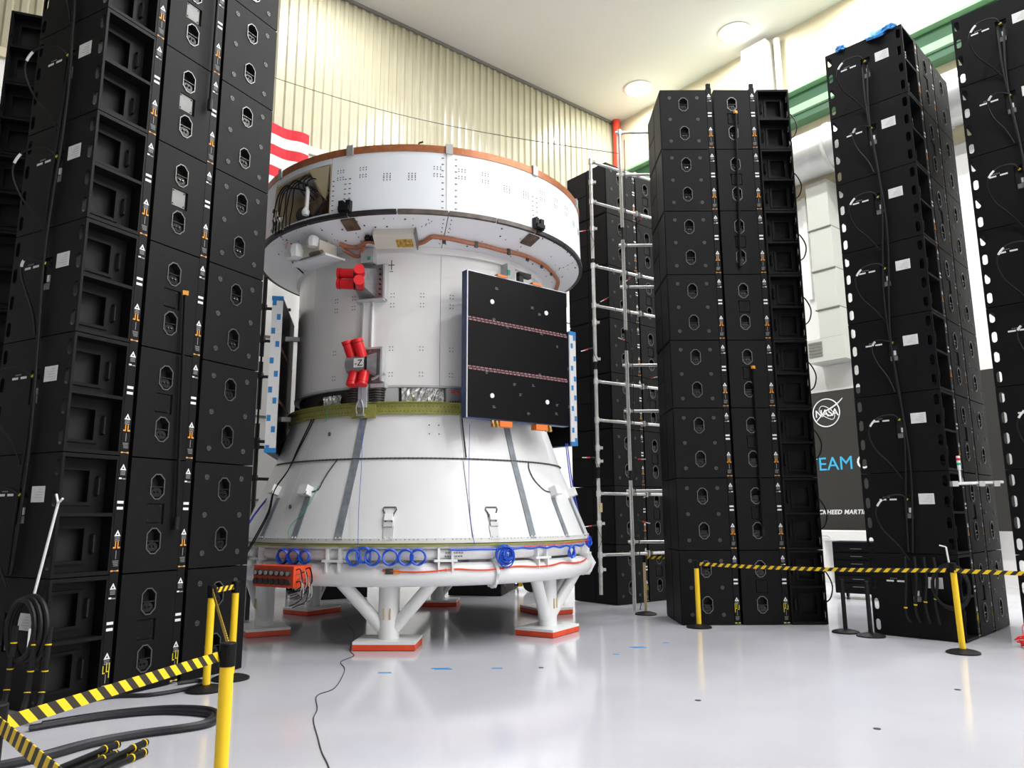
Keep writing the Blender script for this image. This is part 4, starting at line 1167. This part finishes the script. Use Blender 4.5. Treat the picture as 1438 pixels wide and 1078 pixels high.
for d, lab, n, s in ((-59.8, 'big messy bundle of blue cable hanging from the stand', 16, 0.13), (-21, 'blue and red cable knot at the right rim of the stand', 8, 0.06)):
    u, v, k = frame(d); c = sp(d, 2.87, 1.17 if n > 9 else 1.3) + Vector((XC, YC, 0)); mb = MB('blue_cable', 'red_cap')
    for q in range(n):
        rr = s * rnd.uniform(0.4, 1.0); ph = rnd.uniform(0, 6); ax = (u + v * rnd.uniform(-.5, .5) + k * rnd.uniform(-.5, .5)).normalized(); e1 = ax.orthogonal().normalized(); e2 = ax.cross(e1)
        cc = c + v * rnd.uniform(-.04, .04) + k * rnd.uniform(-.05, .03) + u * rnd.uniform(0, .05)
        mb.tube([cc + (e1 * math.cos(j * PI / 8 + ph) + e2 * math.sin(j * PI / 8 + ph)) * rr for j in range(16)], 0.009, 5, mi=0 if (q % 4 or n > 9) else 1, closed=True)
    tag(obj('cable_bundle', mb, smooth=True), lab, 'cable bundle')
pts = [sp(d, 2.86, 1.25 + 0.012 * math.sin(d)) + Vector((XC, YC, 0)) for d in range(-75, -22, 3)]
mb = MB('blue_cable'); mb.tube(spline(pts, 3), 0.014, 6); tag(obj('blue_cable', mb, smooth=True), 'blue cable lying along the rim of the stand', 'cable')
pts = [sp(d, 2.90, 1.30 + 0.02 * math.sin(d * 2)) + Vector((XC, YC, 0)) for d in range(-54, -20, 3)]
mb = MB('red_cap'); mb.tube(spline(pts, 3), 0.006, 5); tag(obj('red_wire', mb, smooth=True), 'thin red wire lying on the right rim of the stand', 'wire')
# red connector box
u, v, k = frame(-121.0)
bc = Vector((-3.02, 10.08, 0.925))
t = thing('connector_box', 'orange-red box with a row of black round connectors at the stand', 'box', bc)
mb = MB('orange_red'); mb.obox((0, 0, 0), u * 0.30, v * 0.74, k * 0.27); obj('box_body', mb, t)
for q in range(7):
    for zq in (0.045, -0.065):
        p = u * 0.15 + v * (-0.31 + q * 0.1) + k * zq
        mb = MB('dark_steel', 'clip_grey'); mb.cyl(p, p + u * 0.03, 0.040, n=14, mi=0); mb.cyl(p + u * 0.03, p + u * 0.036, 0.028 if zq > 0 else 0.012, n=12, mi=1 if zq > 0 else 0); obj('round_connector', mb, t, smooth=True)
mb = MB('clip_grey', 'black_rubber')
for q in range(12):
    p = v * 0.37 + u * rnd.uniform(-.12, .12) + k * rnd.uniform(-.1, .1)
    mb.tube(spline([p, p + v * 0.08, p + v * 0.10 - k * 0.2, p - k * 0.3 + v * rnd.uniform(-.2, 0.05)], 4), 0.007, 5, mi=q % 2)
obj('loose_leads', mb, t, kind='stuff')

# ------------------------------------------------------------------ pole frame in front of the dark tower
def clamp_at(p, parent):
    mb = MB('steel_pole'); p = Vector(p)
    mb.cyl(p - Vector((0, 0, 0.05)), p + Vector((0, 0, 0.05)), 0.045, n=10); mb.obox(p + Vector((0.05, 0, 0)), Vector((0.09, 0, 0)), Vector((0, 0.05, 0)), Vector((0, 0, 0.05)))
    return obj('clamp', mb, parent)
def mic_at(p, d, parent):
    mb = MB('black_rubber', 'red_cap', 'print_white'); p = Vector(p); d = Vector(d)
    mb.cyl(p, p + d * 0.10, 0.014, n=8, mi=0); mb.cyl(p + d * 0.10, p + d * 0.16, 0.012, n=8, mi=1); mb.cyl(p + d * 0.16, p + d * 0.24, 0.008, n=8, mi=2)
    mb.tube(spline([p, p + Vector((0.03, 0, -.12)), p + Vector((0.08, 0, -.25)), p + Vector((0.02, 0, -.4))], 4), 0.005, 4, mi=0)
    return obj('microphone', mb, parent, smooth=True)
P1 = (1.55, 13.6); P2 = (2.16, 13.8); E1 = (2.86, 14.42)
t = thing('pole_frame', 'tall steel pole frame with clamps and microphones in front of dark tower', 'frame', (P2[0], P2[1], 0))
def L(x, y, z): return Vector((x - P2[0], y - P2[1], z))
def pole(x, y, z0, z1, r=0.033):
    mb = MB('steel_pole'); mb.cyl(L(x, y, z0), L(x, y, z1), r, n=12); return obj('pole', mb, t, smooth=True)
def bar(p, q, z, r=0.028):
    mb = MB('steel_pole'); mb.cyl(L(p[0], p[1], z), L(q[0], q[1], z), r, n=12); return obj('crossbar', mb, t, smooth=True)
for z0, z1 in ((0.32, 2.35), (2.55, 4.35), (4.55, 6.35), (6.5, 8.55)): pole(*P1, z0, z1)
for z0, z1 in ((0.02, 2.32), (2.5, 4.75), (5.15, 6.95), (7.2, 9.25)): pole(*P2, z0, z1)
for x, y, z in ((P1[0], P1[1], 2.3), (P1[0], P1[1], 4.3), (P1[0], P1[1], 6.3), (P2[0], P2[1], 2.3), (P2[0], P2[1], 4.7), (P2[0], P2[1], 6.9)):
    mb = MB('black_rubber'); mb.cyl(L(x, y, z), L(x, y, z + 0.5), 0.024, n=10); obj('pole_joint', mb, t, smooth=True)
for z in (8.48, 7.65, 6.36, 5.58, 4.13, 3.41, 2.08, 1.0):
    bar(P1, E1, z); clamp_at(L(*P1, z), t)
    clamp_at(L(P1[0] + 0.62, P1[1] + 0.39, z), t); clamp_at(L(P1[0] + 0.95, P1[1] + 0.6, z), t)
for z in (9.2, 8.3, 6.84, 6.0, 4.47, 3.6, 2.13, 1.22):
    bar((P2[0] - 0.08, P2[1]), (2.95, 13.8), z); clamp_at(L(*P2, z), t)
for z in (8.05, 7.1, 5.25, 4.55, 2.9, 2.66, 1.55, 0.75): clamp_at(L(P1[0], P1[1], z), t)
for i, (x, y, z, d) in enumerate(((1.5, 13.55, 7.05, (-.8, -.3, -.2)), (2.5, 14.1, 7.4, (.5, -.2, .6)), (2.35, 13.8, 6.2, (-.8, -.3, -.5)), (1.9, 13.75, 5.8, (-.8, 0, -.4)), (1.5, 13.55, 4.75, (-.9, -.2, -.3)), (2.2, 13.75, 4.9, (-.6, -.3, .2)), (1.5, 13.55, 2.72, (-1, -.1, 0)), (2.2, 13.75, 2.7, (.9, -.2, 0)), (2.5, 13.8, 4.2, (1, 0, .2)), (1.5, 13.55, 1.52, (-.9, -.2, -.1)), (2.25, 13.75, 1.6, (.8, -.3, -.2)))):
    mic_at(L(x, y, z), Vector(d).normalized(), t)
mb = MB('black_rubber'); mb.tube(spline([L(2.24, 13.72, 9.0), L(2.22, 13.7, 6.5), L(2.26, 13.7, 4.5), L(2.23, 13.7, 2.5), L(2.28, 13.7, 0.5), L(2.24, 13.7, 0.05)], 6), 0.008, 5); obj('signal_cable', mb, t, smooth=True)
mb = MB('wood'); mb.obox(L(1.58, 13.55, 1.83), Vector((.05, 0, 0)), Vector((0, .01, 0)), Vector((0, 0, .16))); obj('wood_tag', mb, t)
# second, dark pole frame seen past the left tower
t2 = thing('pole_frame', 'dark pole frame seen in the gap beside the left solar wing', 'frame', (-4.45, 13.0, 0))
for z0, z1 in ((0.0, 3.3), (3.55, 4.4), (4.5, 6.3)):
    mb = MB('dark_steel'); mb.cyl((0, 0, z0), (0, 0, z1), 0.04, n=10); obj('pole', mb, t2, smooth=True)
mb = MB('black_rubber'); mb.cyl((0, 0, 0.2), (0, 0, 6.0), 0.018, n=8); obj('pole_core', mb, t2)
for z in (2.35, 2.9, 3.0, 4.15, 4.8, 5.4):
    mb = MB('dark_steel'); mb.cyl((-0.3, 0, z), (0.45, 0.1, z - 0.02), 0.028, n=8); obj('crossbar', mb, t2); 
    mb = MB('dark_steel'); mb.obox((0, -0.03, z), (0.1, 0, 0), (0, 0.1, 0), (0, 0, 0.1)); obj('clamp', mb, t2)
# guy wire below the ceiling
p = rw(14.0, 0.4, 13.35); mb = MB('cord_dark'); q = Vector((2.16, 13.8, 8.75))
mb.tube([p + (q - p) * (i / 12) - Vector((0, 0, 0.25 * math.sin(PI * i / 12))) for i in range(13)], 0.009, 5)
tag(obj('guy_wire', mb), 'thin dark guy wire strung from the cream wall to the pole frame', 'wire')
mb = MB('red_dark', 'black_rubber'); p = Vector((-1.35, 10.05, 6.9)); mb.cyl(p, p + Vector((0.02, 0, 0.10)), 0.012, n=6); mb.cyl(p + Vector((.02, 0, .10)), p + Vector((.08, 0, .12)), 0.014, n=6, mi=1)
o = obj('rim_sensor', mb, craft); o.location = (-XC, -YC, -ZB)

# ------------------------------------------------------------------ barrier posts and striped belts
def barrier_post(loc, label, m_='yellow_paint', h=1.0, r=0.036, tilt=0.0, head=True):
    t = thing('barrier_post', label, 'barrier post', loc)
    t.rotation_euler = (0, R(tilt), 0)
    mb = MB('black_rubber'); mb.lathe([(0.0, 0.0), (0.19, 0.0), (0.19, 0.018), (0.15, 0.035), (0.06, 0.055), (0.0, 0.06)], 28); obj('base', mb, t, smooth=True)
    mb = MB(m_); mb.cyl((0, 0, 0.05), (0, 0, h - 0.10), r, n=18); obj('post', mb, t, smooth=True)
    if head:
        mb = MB('black_satin'); mb.lathe([(0, h - 0.12), (r * 1.18, h - 0.12), (r * 1.22, h - 0.005), (r * 1.1, h), (0, h)], 18); mb.box(-0.016, 0.016, -r * 1.5, r * 1.5, h - 0.09, h - 0.02); obj('belt_head', mb, t, smooth=True)
    return t
def belt(p0, p1, label, h=0.05, sag=0.0, step=0.055, slant=1.0):
    p0 = Vector(p0); p1 = Vector(p1); d = p1 - p0; Ln = d.length
    n = max(2, int(Ln / step)); side = Vector((d.y, -d.x, 0)).normalized() * 0.002
    mb = MB('belt_yellow', 'belt_black')
    def pt(s, top):
        s2 = min(max(s, 0.0), 1.0)
        return p0 + d * s2 + Vector((0, 0, (h / 2 if top else -h / 2) - sag * 4 * s2 * (1 - s2)))
    sl = slant * h / Ln * 0.5
    for i in range(-1, n + 1):
        a, b = i / n, (i + 1) / n
        q = [pt(a - sl, 0), pt(b - sl, 0), pt(b + sl, 1), pt(a + sl, 1)]
        mb.add([v - side for v in q] + [v + side for v in q], [(0, 1, 2, 3), (7, 6, 5, 4), (0, 4, 5, 1), (2, 6, 7, 3)], i % 2)
    o = obj('barrier_belt', mb)
    return tag(o, label, 'belt')
NP = (-1.53, 4.20); LP = (-1.87, 2.86)
barrier_post((NP[0], NP[1], 0), 'nearest yellow barrier post standing in the left foreground')
barrier_post((LP[0], LP[1], 0), 'black-headed barrier post cut by the left picture edge', 'black_satin')
barrier_post((-3.02, 7.76, 0), 'yellow barrier post beside the left tower, nearer of the pair')
barrier_post((-2.97, 8.28, 0), 'yellow barrier post beside the left tower, farther of the pair')
barrier_post((2.83, 11.86, 0), 'slim yellow barrier post in front of the centre right tower')
barrier_post((5.5, 9.59, 0), 'leaning yellow barrier post before the tower with blue gloves', tilt=-1.0, h=1.08)
barrier_post((4.81, 11.29, 0), 'left one of two black barrier posts by the banner', 'black_rubber', head=False, h=0.85, r=0.03)
barrier_post((5.0, 10.92, 0), 'right one of two black barrier posts by the banner', 'black_rubber', head=False, h=0.85, r=0.03)
barrier_post((2.3, 13.45, 0), 'slim yellow barrier post at the foot of the pole frame', 'wood', r=0.025)
zb = 0.945
belt((NP[0] - .03, NP[1] - .03, zb - 0.01), (LP[0] + .02, LP[1] + .03, zb - 0.02), 'wide yellow and black belt in the left foreground', 0.052, 0.0, 0.042, 1.0)
belt((LP[0] + .03, LP[1] - .03, zb), (-1.0, 1.95, zb + 0.02), 'yellow and black belt in the bottom left corner', 0.052, 0.0, 0.042, 1.0)
belt((NP[0], NP[1] + .04, zb), (-3.0, 7.72, zb), 'belt running from nearest post to the pair at the left tower', 0.05, 0.0, 0.05)
belt((-3.02, 7.80, zb), (-2.97, 8.24, zb), 'short striped belt between the two posts at the left tower', 0.05, 0.0, 0.05)
belt((2.87, 11.85, zb), (5.42, 9.62, 0.985), 'long striped belt across the towers on the right', 0.05, 0.03, 0.055)
belt((5.46, 9.56, 0.985), (7.3, 8.2, 0.99), 'striped belt leaving the right picture edge', 0.05, 0.01, 0.055)
belt((2.34, 13.43, zb + 0.02), (3.3, 13.52, zb), 'short striped belt behind the pole frame', 0.05, 0.0, 0.05)

# ------------------------------------------------------------------ floor cables and small things at the left
def floor_cable(name, pts, r, m_, label, cat='cable', z=None):
    mb = MB(m_); mb.tube(spline([(x, y, (r if z is None else z)) for x, y in pts], 6), r, 8)
    return tag(obj(name, mb, smooth=True), label, cat)
loop = [(-3.55, 5.3), (-3.28, 5.59), (-3.11, 5.91), (-2.86, 6.15), (-2.6, 6.3), (-2.46, 6.44), (-2.48, 6.67), (-2.65, 6.86), (-2.98, 6.91), (-3.3, 6.8), (-3.56, 6.62), (-3.79, 6.4)]
floor_cable('floor_cable', loop, 0.032, 'black_hose', 'thick dark cable looping over the floor in the left foreground')
floor_cable('floor_cable', [(x - 0.055, y + 0.015 if i < 7 else y - 0.07) for i, (x, y) in enumerate(loop)][1:], 0.027, 'black_hose', 'second thick cable lying inside the looped floor cable')
floor_cable('floor_cable', [(-3.9, 7.3), (-3.73, 7.45), (-3.44, 7.50), (-3.22, 7.72), (-3.14, 7.96), (-3.24, 8.12), (-3.4, 8.0)], 0.02, 'black_hose', 'thin dark cable loop at the foot of the left tower')
for i, (pts, lab) in enumerate((([(-2.98, 5.1), (-2.92, 5.4), (-2.88, 5.6), (-2.84, 5.72)], 'left black connector plug with yellow rings on the floor'), ([(-2.72, 5.1), (-2.72, 5.4), (-2.69, 5.62), (-2.66, 5.76)], 'right black connector plug with yellow rings on the floor'))):
    t = thing('cable_plug', lab, 'plug', (pts[0][0], pts[0][1], 0))
    P = spline([(x - pts[0][0], y - pts[0][1], 0.07) for x, y in pts], 4)
    for q in range(3):
        off = Vector(((-0.04, 0.04, 0.0)[q], (0, -.06, .03)[q], (-.043, -.043, -0.005)[q]))
        mb = MB('black_rubber'); mb.tube([p + off for p in P], [0.018 if j < 8 else 0.026 for j in range(len(P))], 8); cb = obj('plug_body', mb, t, smooth=True)
        for j in (8, 11): 
            mb = MB('yellow_paint'); mb.tube([P[j] + off - (P[j] - P[j - 1]) * 0.12, P[j] + off + (P[j] - P[j - 1]) * 0.12], 0.029, 10); obj('yellow_ring', mb, cb, smooth=True)
floor_cable('floor_wire', [(-2.66, 12.48), (-2.3, 11.3), (-2.09, 10.02), (-1.95, 9.6), (-2.02, 9.2), (-1.87, 8.73), (-1.77, 7.84), (-1.86, 7.5), (-1.73, 7.0), (-1.67, 6.64), (-1.5, 6.12), (-1.38, 5.76), (-1.24, 5.4), (-1.1, 4.9)], 0.005, 'cord_dark', 'thin dark wire wandering over the floor from the stand', 'wire')
for (x, y, wv, lab) in ((-1.4, 8.58, .14, 'leftmost blue tape strip on the floor before the front leg'), (-0.78, 8.76, .2, 'widest blue tape mark on the floor right of the front leg'), (-0.18, 8.79, .12, 'blue tape strip on the floor left of the right leg'), (1.26, 9.64, .07, 'small blue tape strip on the floor right of the stand'), (1.63, 10.1, .18, 'blue tape mark in the middle of the right floor group'), (2.04, 10.48, .08, 'blue tape strip on the floor nearest the centre right tower')):
    mb = MB('blue_tape'); mb.box(x - wv / 2, x + wv / 2, y - 0.02, y + 0.02, 0.0005, 0.0035); mb.box(x - wv / 2 - .04, x + wv / 3, y + 0.03, y + 0.06, 0.0005, 0.0035) if wv > .15 else None
    tag(obj('tape_mark', mb), lab, 'tape')
for (x, y, lab) in ((1.69, 7.26, 'small dark floor plug in the open floor nearer the craft'), (2.87, 6.3, 'small dark floor plug in the right foreground'), (4.29, 7.64, 'small grey floor plug before the leaning barrier post'), (0.31, 8.82, 'small dark floor plug before the right leg of the stand')):
    mb = MB('dot_dark'); mb.lathe([(0.028, 0.0), (0.03, 0.003), (0.012, 0.005), (0.0, 0.005)], 14, c=(x, y, 0.0)); tag(obj('floor_plug', mb), lab, 'floor plug')
# coil of heavy cable hanging on the rear of the left tower by a white cord
t = thing('hanging_coil', 'coil of heavy black cable hung by white cord on the left tower', 'cable coil', f1(-0.12, 0.05, 0.35))
o_ = Vector(t.location)
for q in range(3):
    mb = MB('black_rubber')
    mb.tube([f1(-0.10 - 0.03 * q, 0.05 + (0.24 - 0.02 * q) * math.cos(j * PI / 12) + 0.02 * q, 0.72 + (0.28 - 0.015 * q) * math.sin(j * PI / 12)) - o_ for j in range(24)], 0.024, 8, closed=True); obj('cable_turn', mb, t, smooth=True)
mb = MB('bag_white'); mb.tube([f1(-0.06, -0.10, 1.80) - o_, f1(-0.10, 0.05, 1.0) - o_], 0.012, 6); mb.tube([f1(-0.06, -0.10, 1.8) - o_, f1(-.06, -.16, 1.84) - o_], 0.01, 6); mb.tube([f1(-.06, -.1, 1.8) - o_, f1(-.06, -.06, 1.88) - o_], 0.01, 6); obj('white_cord', mb, t)
for q, (dx, dt) in enumerate(((0.0, -0.10), (0.06, -0.20), (-0.02, 0.16))):
    mb = MB('black_rubber', 'yellow_paint', 'bag_white')
    P = spline([f1(-0.14 + dx, dt, 0.75) - o_, f1(-0.16 + dx, dt - 0.02, 0.45) - o_, f1(-0.18 + dx, dt - 0.03, 0.2) - o_, f1(-0.26 + dx, dt - 0.12, 0.07) - o_], 6)
    mb.tube(P, 0.024, 8)
    ld_ = obj('hanging_lead', mb, t, smooth=True)
    for j in (3, 7, 11): 
        mb = MB('yellow_paint'); mb.tube([P[j], P[j] + (P[j + 1] - P[j]) * 0.2], 0.027, 10); obj('yellow_ring', mb, ld_, smooth=True)
mb = MB('paper'); mb.obox(f1(-0.05, 0.10, 0.62) - o_, Vector((0.02, 0.08, 0)), Vector((0.08, -0.02, 0)) * 0.02, Vector((0, 0, 0.2))); obj('paper_tag', mb, t)
# the same on the tower with gloves
t = thing('hanging_coil', 'coil of black cable hung on the tower behind the leaning post', 'cable coil', f4(-0.1, 0.2, 0.3)); o_ = Vector(t.location)
for q in range(3):
    mb = MB('black_rubber')
    mb.tube([f4(-0.07 - 0.03 * q, 0.10 + 0.22 * math.cos(j * PI / 12), 0.72 + (0.30 - .02 * q) * math.sin(j * PI / 12)) - o_ for j in range(24)], 0.016, 8, closed=True); obj('cable_turn', mb, t, smooth=True)
mb = MB('bag_white'); mb.tube([f4(-0.05, 0.12, 1.24) - o_, f4(-0.06, 0.10, 1.02) - o_], 0.012, 6); mb.tube([f4(-.05, .2, 1.26) - o_, f4(-.05, .12, 1.24) - o_], 0.01, 6); obj('white_cord', mb, t)
for q in range(4):
    mb = MB('black_rubber'); P = spline([f4(-0.08, 0.28 + 0.12 * q, 1.1) - o_, f4(-0.12, 0.25 + 0.13 * q, 0.8) - o_, f4(-0.10, 0.3 + 0.13 * q, 0.5 - .05 * q) - o_, f4(-0.08, 0.28 + .12 * q, 0.22) - o_], 5); mb.tube(P, 0.02, 7); ld_ = obj('hanging_lead', mb, t, smooth=True)
    mb = MB('yellow_paint'); mb.tube([P[9], P[9] + (P[10] - P[9]) * 0.25], 0.024, 9); obj('yellow_ring', mb, ld_, smooth=True)
# rods hanging on the middle columns
def hung_rod(p_top, p_bot, label, o=None):
    t = thing('hanging_rod', label, 'rod', p_bot)
    d = Vector(p_top) - Vector(p_bot)
    mb = MB('black_satin'); mb.cyl((0, 0, 0), d, 0.019, n=10); obj('rod_tube', mb, t, smooth=True)
    mb = MB('black_rubber'); mb.cyl((0, 0, -0.05), (0, 0, 0.08), 0.03, n=10); obj('rod_end', mb, t, smooth=True)
    mb = MB('print_orange'); mb.obox(d + Vector((0, 0, 0.02)), Vector((.05, .03, 0)), Vector((-.02, .03, 0)), Vector((0, 0, 0.05))); obj('orange_clip', mb, t)
g1 = lambda s, z: f1(s, -0.05, z)
hung_rod(g1(1.27, 8.6), g1(1.27, 6.35), 'black rod hanging high on the left tower, ending beside a cover plate')
hung_rod(g1(1.13, 4.05), g1(1.23, 1.6), 'black rod with orange clip hanging low on the left tower')
hung_rod((3.93, 12.05, 8.6), (3.86, 12.05, 5.85), 'black rod hanging high on the centre right tower')
hung_rod((3.96, 12.05, 4.05), (3.96, 12.05, 1.4), 'black rod hanging low on the centre right tower')
# side loops of cable on the right flank of the centre right tower
for r in range(8):
    z = (7 - r) * HC + 0.75 * HC; x = 2.63 + SL + 0.02
    mb = MB('black_rubber'); mb.tube(spline([(x, 12.35, z), (x + 0.10, 12.33, z - 0.08), (x + 0.17, 12.3, z - 0.28), (x + 0.12, 12.3, z - 0.48), (x, 12.32, z - 0.56)], 5), 0.011, 6)
    tag(obj('cable_loop', mb, smooth=True), 'thin cable loop on the right flank of the centre right tower, %s row' % (ROWN[7 - r]), 'cable', 'cable loops on the flank')
# blue gloves on top of a tower
ztop = 8 * HC
for i, (tt, sx, lab) in enumerate(((0.36, 0.16, 'big crumpled blue glove hanging over the tower edge'), (0.18, 0.09, 'small blue glove on top of tower, near its right corner'), (0.93, 0.07, 'small blue glove at the left corner of the tower top'))):
    c = f4(0.04, tt, ztop + 0.03); mb = MB('glove_blue')
    bm = bmesh.new(); bmesh.ops.create_icosphere(bm, subdivisions=3, radius=1)
    rr = random.Random(i)
    U = f4(0, 1, 0) - f4(0, 0, 0); N_ = f4(1, 0, 0) - f4(0, 0, 0)
    vs = []
    for vtx in bm.verts:
        k_ = 1 + 0.35 * math.sin(vtx.co.x * 5 + i) * math.cos(vtx.co.y * 6) + 0.2 * math.sin(vtx.co.z * 9)
        q = U * vtx.co.x * sx * k_ + N_ * vtx.co.y * 0.07 * k_ + Vector((0, 0, vtx.co.z * 0.06 * k_))
        if i == 0 and vtx.co.y < 0: q += Vector((0, 0, vtx.co.y * 0.10)) + N_ * vtx.co.y * 0.03
        vs.append(c + q)
    bm.verts.index_update(); mb.add(vs, [[x.index for x in f.verts] for f in bm.faces]); bm.free()
    tag(obj('glove', mb, smooth=True), lab, 'glove', 'blue gloves on the tower')
# signal lamp on a bar between the right towers
t = thing('signal_lamp', 'red and green stacked signal lamp on a silver bar', 'signal lamp', (6.03, 10.2, 2.08))
mb = MB('steel_pole'); mb.cyl((-0.10, 0, 0), (0.60, 0.0, 0.02), 0.022, n=10); obj('mount_bar', mb, t, smooth=True)
for x in (-0.06, 0.3, 0.5): 
    mb = MB('clip_grey'); mb.obox((x, 0, 0), (0.08, 0, 0), (0, 0.07, 0), (0, 0, 0.07)); obj('clamp', mb, t)
mb = MB('print_white'); mb.cyl((0.03, 0, 0), (0.03, 0, 0.22), 0.014, n=8); mb.cyl((.03, 0, .19), (.03, 0, .25), 0.022, n=12); obj('lamp_stem', mb, t, smooth=True)
for q, m_ in enumerate(('green_lens', 'print_white', 'red_cap', 'print_white')):
    mb = MB(m_); mb.cyl((0.03, 0, 0.25 + q * 0.032), (0.03, 0, 0.28 + q * 0.032), 0.024, n=14); obj('lamp_lens', mb, t, smooth=True)
# red cable pile on the floor
t = thing('red_cable_pile', 'pile of red cable on the floor between the right towers', 'cable pile', (6.75, 10.35, 0))
t.location = (6.62, 9.98, 0)
mb = MB('red_cap'); rr = random.Random(5)
for q in range(12):
    cx, cy, r0 = rr.uniform(-.08, .08), rr.uniform(-.06, .06), rr.uniform(0.06, 0.15); ph = rr.uniform(0, 6)
    mb.tube([(cx + r0 * math.cos(j * PI / 8), cy + r0 * 0.8 * math.sin(j * PI / 8), 0.02 + 0.008 * q + 0.02 * math.sin(j * PI / 4 + ph) + 0.01) for j in range(16)], 0.008, 5, closed=True)
mb.tube(spline([(-.1, 0, .1), (-.09, .02, .26), (0.02, .02, .30), (.1, 0, .12)], 5), 0.005, 5)
obj('cable_heap', mb, t, smooth=True)
# equipment behind the right towers
t = thing('equipment_rack', 'black equipment rack standing before the banner wall', 'rack', (7.15, 15.8, 0), R(-39))
mb = MB('black_satin'); mb.box(-0.45, 0.45, -0.3, 0.3, 0.12, 1.15, 0, 0.01); obj('rack_body', mb, t)
for i in range(6):
    mb = MB('black_paint', 'print_dim'); mb.box(-0.38, 0.38, -0.315, -0.3, 0.2 + i * 0.15, 0.32 + i * 0.15, 0); mb.box(-0.1, 0.12, -0.32, -0.315, 0.25 + i * 0.15, 0.26 + i * 0.15, 1); obj('rack_panel', mb, t)
for sx in (-0.35, 0.35):
    for sy in (-0.2, 0.2):
        mb = MB('black_rubber'); mb.cyl((sx - 0.02, sy, 0.06), (sx + 0.02, sy, 0.06), 0.06, n=12); obj('caster', mb, t, smooth=True)
t = thing('white_bench', 'white workbench panel below the banner', 'bench', rw(1.6, 8.4), math.atan2(DR.y, DR.x))
mb = MB('wall_white'); mb.box(-1.6, 2.4, -0.3, 0.3, 1.05, 1.30, 0, 0.01); obj('bench_top', mb, t)
for x in (-1.5, 0.0, 2.3):
    mb = MB('wall_white'); mb.box(x - 0.05, x + 0.05, -0.28, 0.28, 0, 1.05); obj('bench_leg', mb, t)
mb = MB('wall_white', 'yellow_paint'); mb.box(-1.5, 2.3, 0.2, 0.26, 0.0, 1.05, 0); mb.box(-1.5, 2.3, 0.19, 0.2, 0.0, 0.10, 1); obj('back_panel', mb, t)
mb = MB('strap_pale'); mb.tube([(-0.3, -0.32, 1.13), (-0.26, -0.36, 1.17), (0.18, -0.36, 1.17), (0.22, -0.32, 1.13)], 0.015, 6); obj('bench_handle', mb, t)
# cart behind the craft
t = thing('wheeled_cart', 'dark wheeled cart with yellow frame seen under the stand', 'cart', (0.62, 17.6, 0))
mb = MB('yellow_paint'); mb.cyl((-0.45, 0, 0.12), (-0.45, 0, 0.75), 0.05, n=10); mb.cyl((-0.45, 0, 0.7), (0.45, 0, 0.7), 0.04, n=10); obj('cart_frame', mb, t, smooth=True)
for x in (-0.2, 0.35):
    mb = MB('black_rubber'); mb.cyl((x, -0.08, 0.2), (x, 0.08, 0.2), 0.2, n=20); obj('wheel', mb, t, smooth=True)
mb = MB('black_satin'); mb.box(-0.42, 0.45, 0.1, 0.6, 0.3, 0.66, 0, 0.02); obj('cart_box', mb, t)
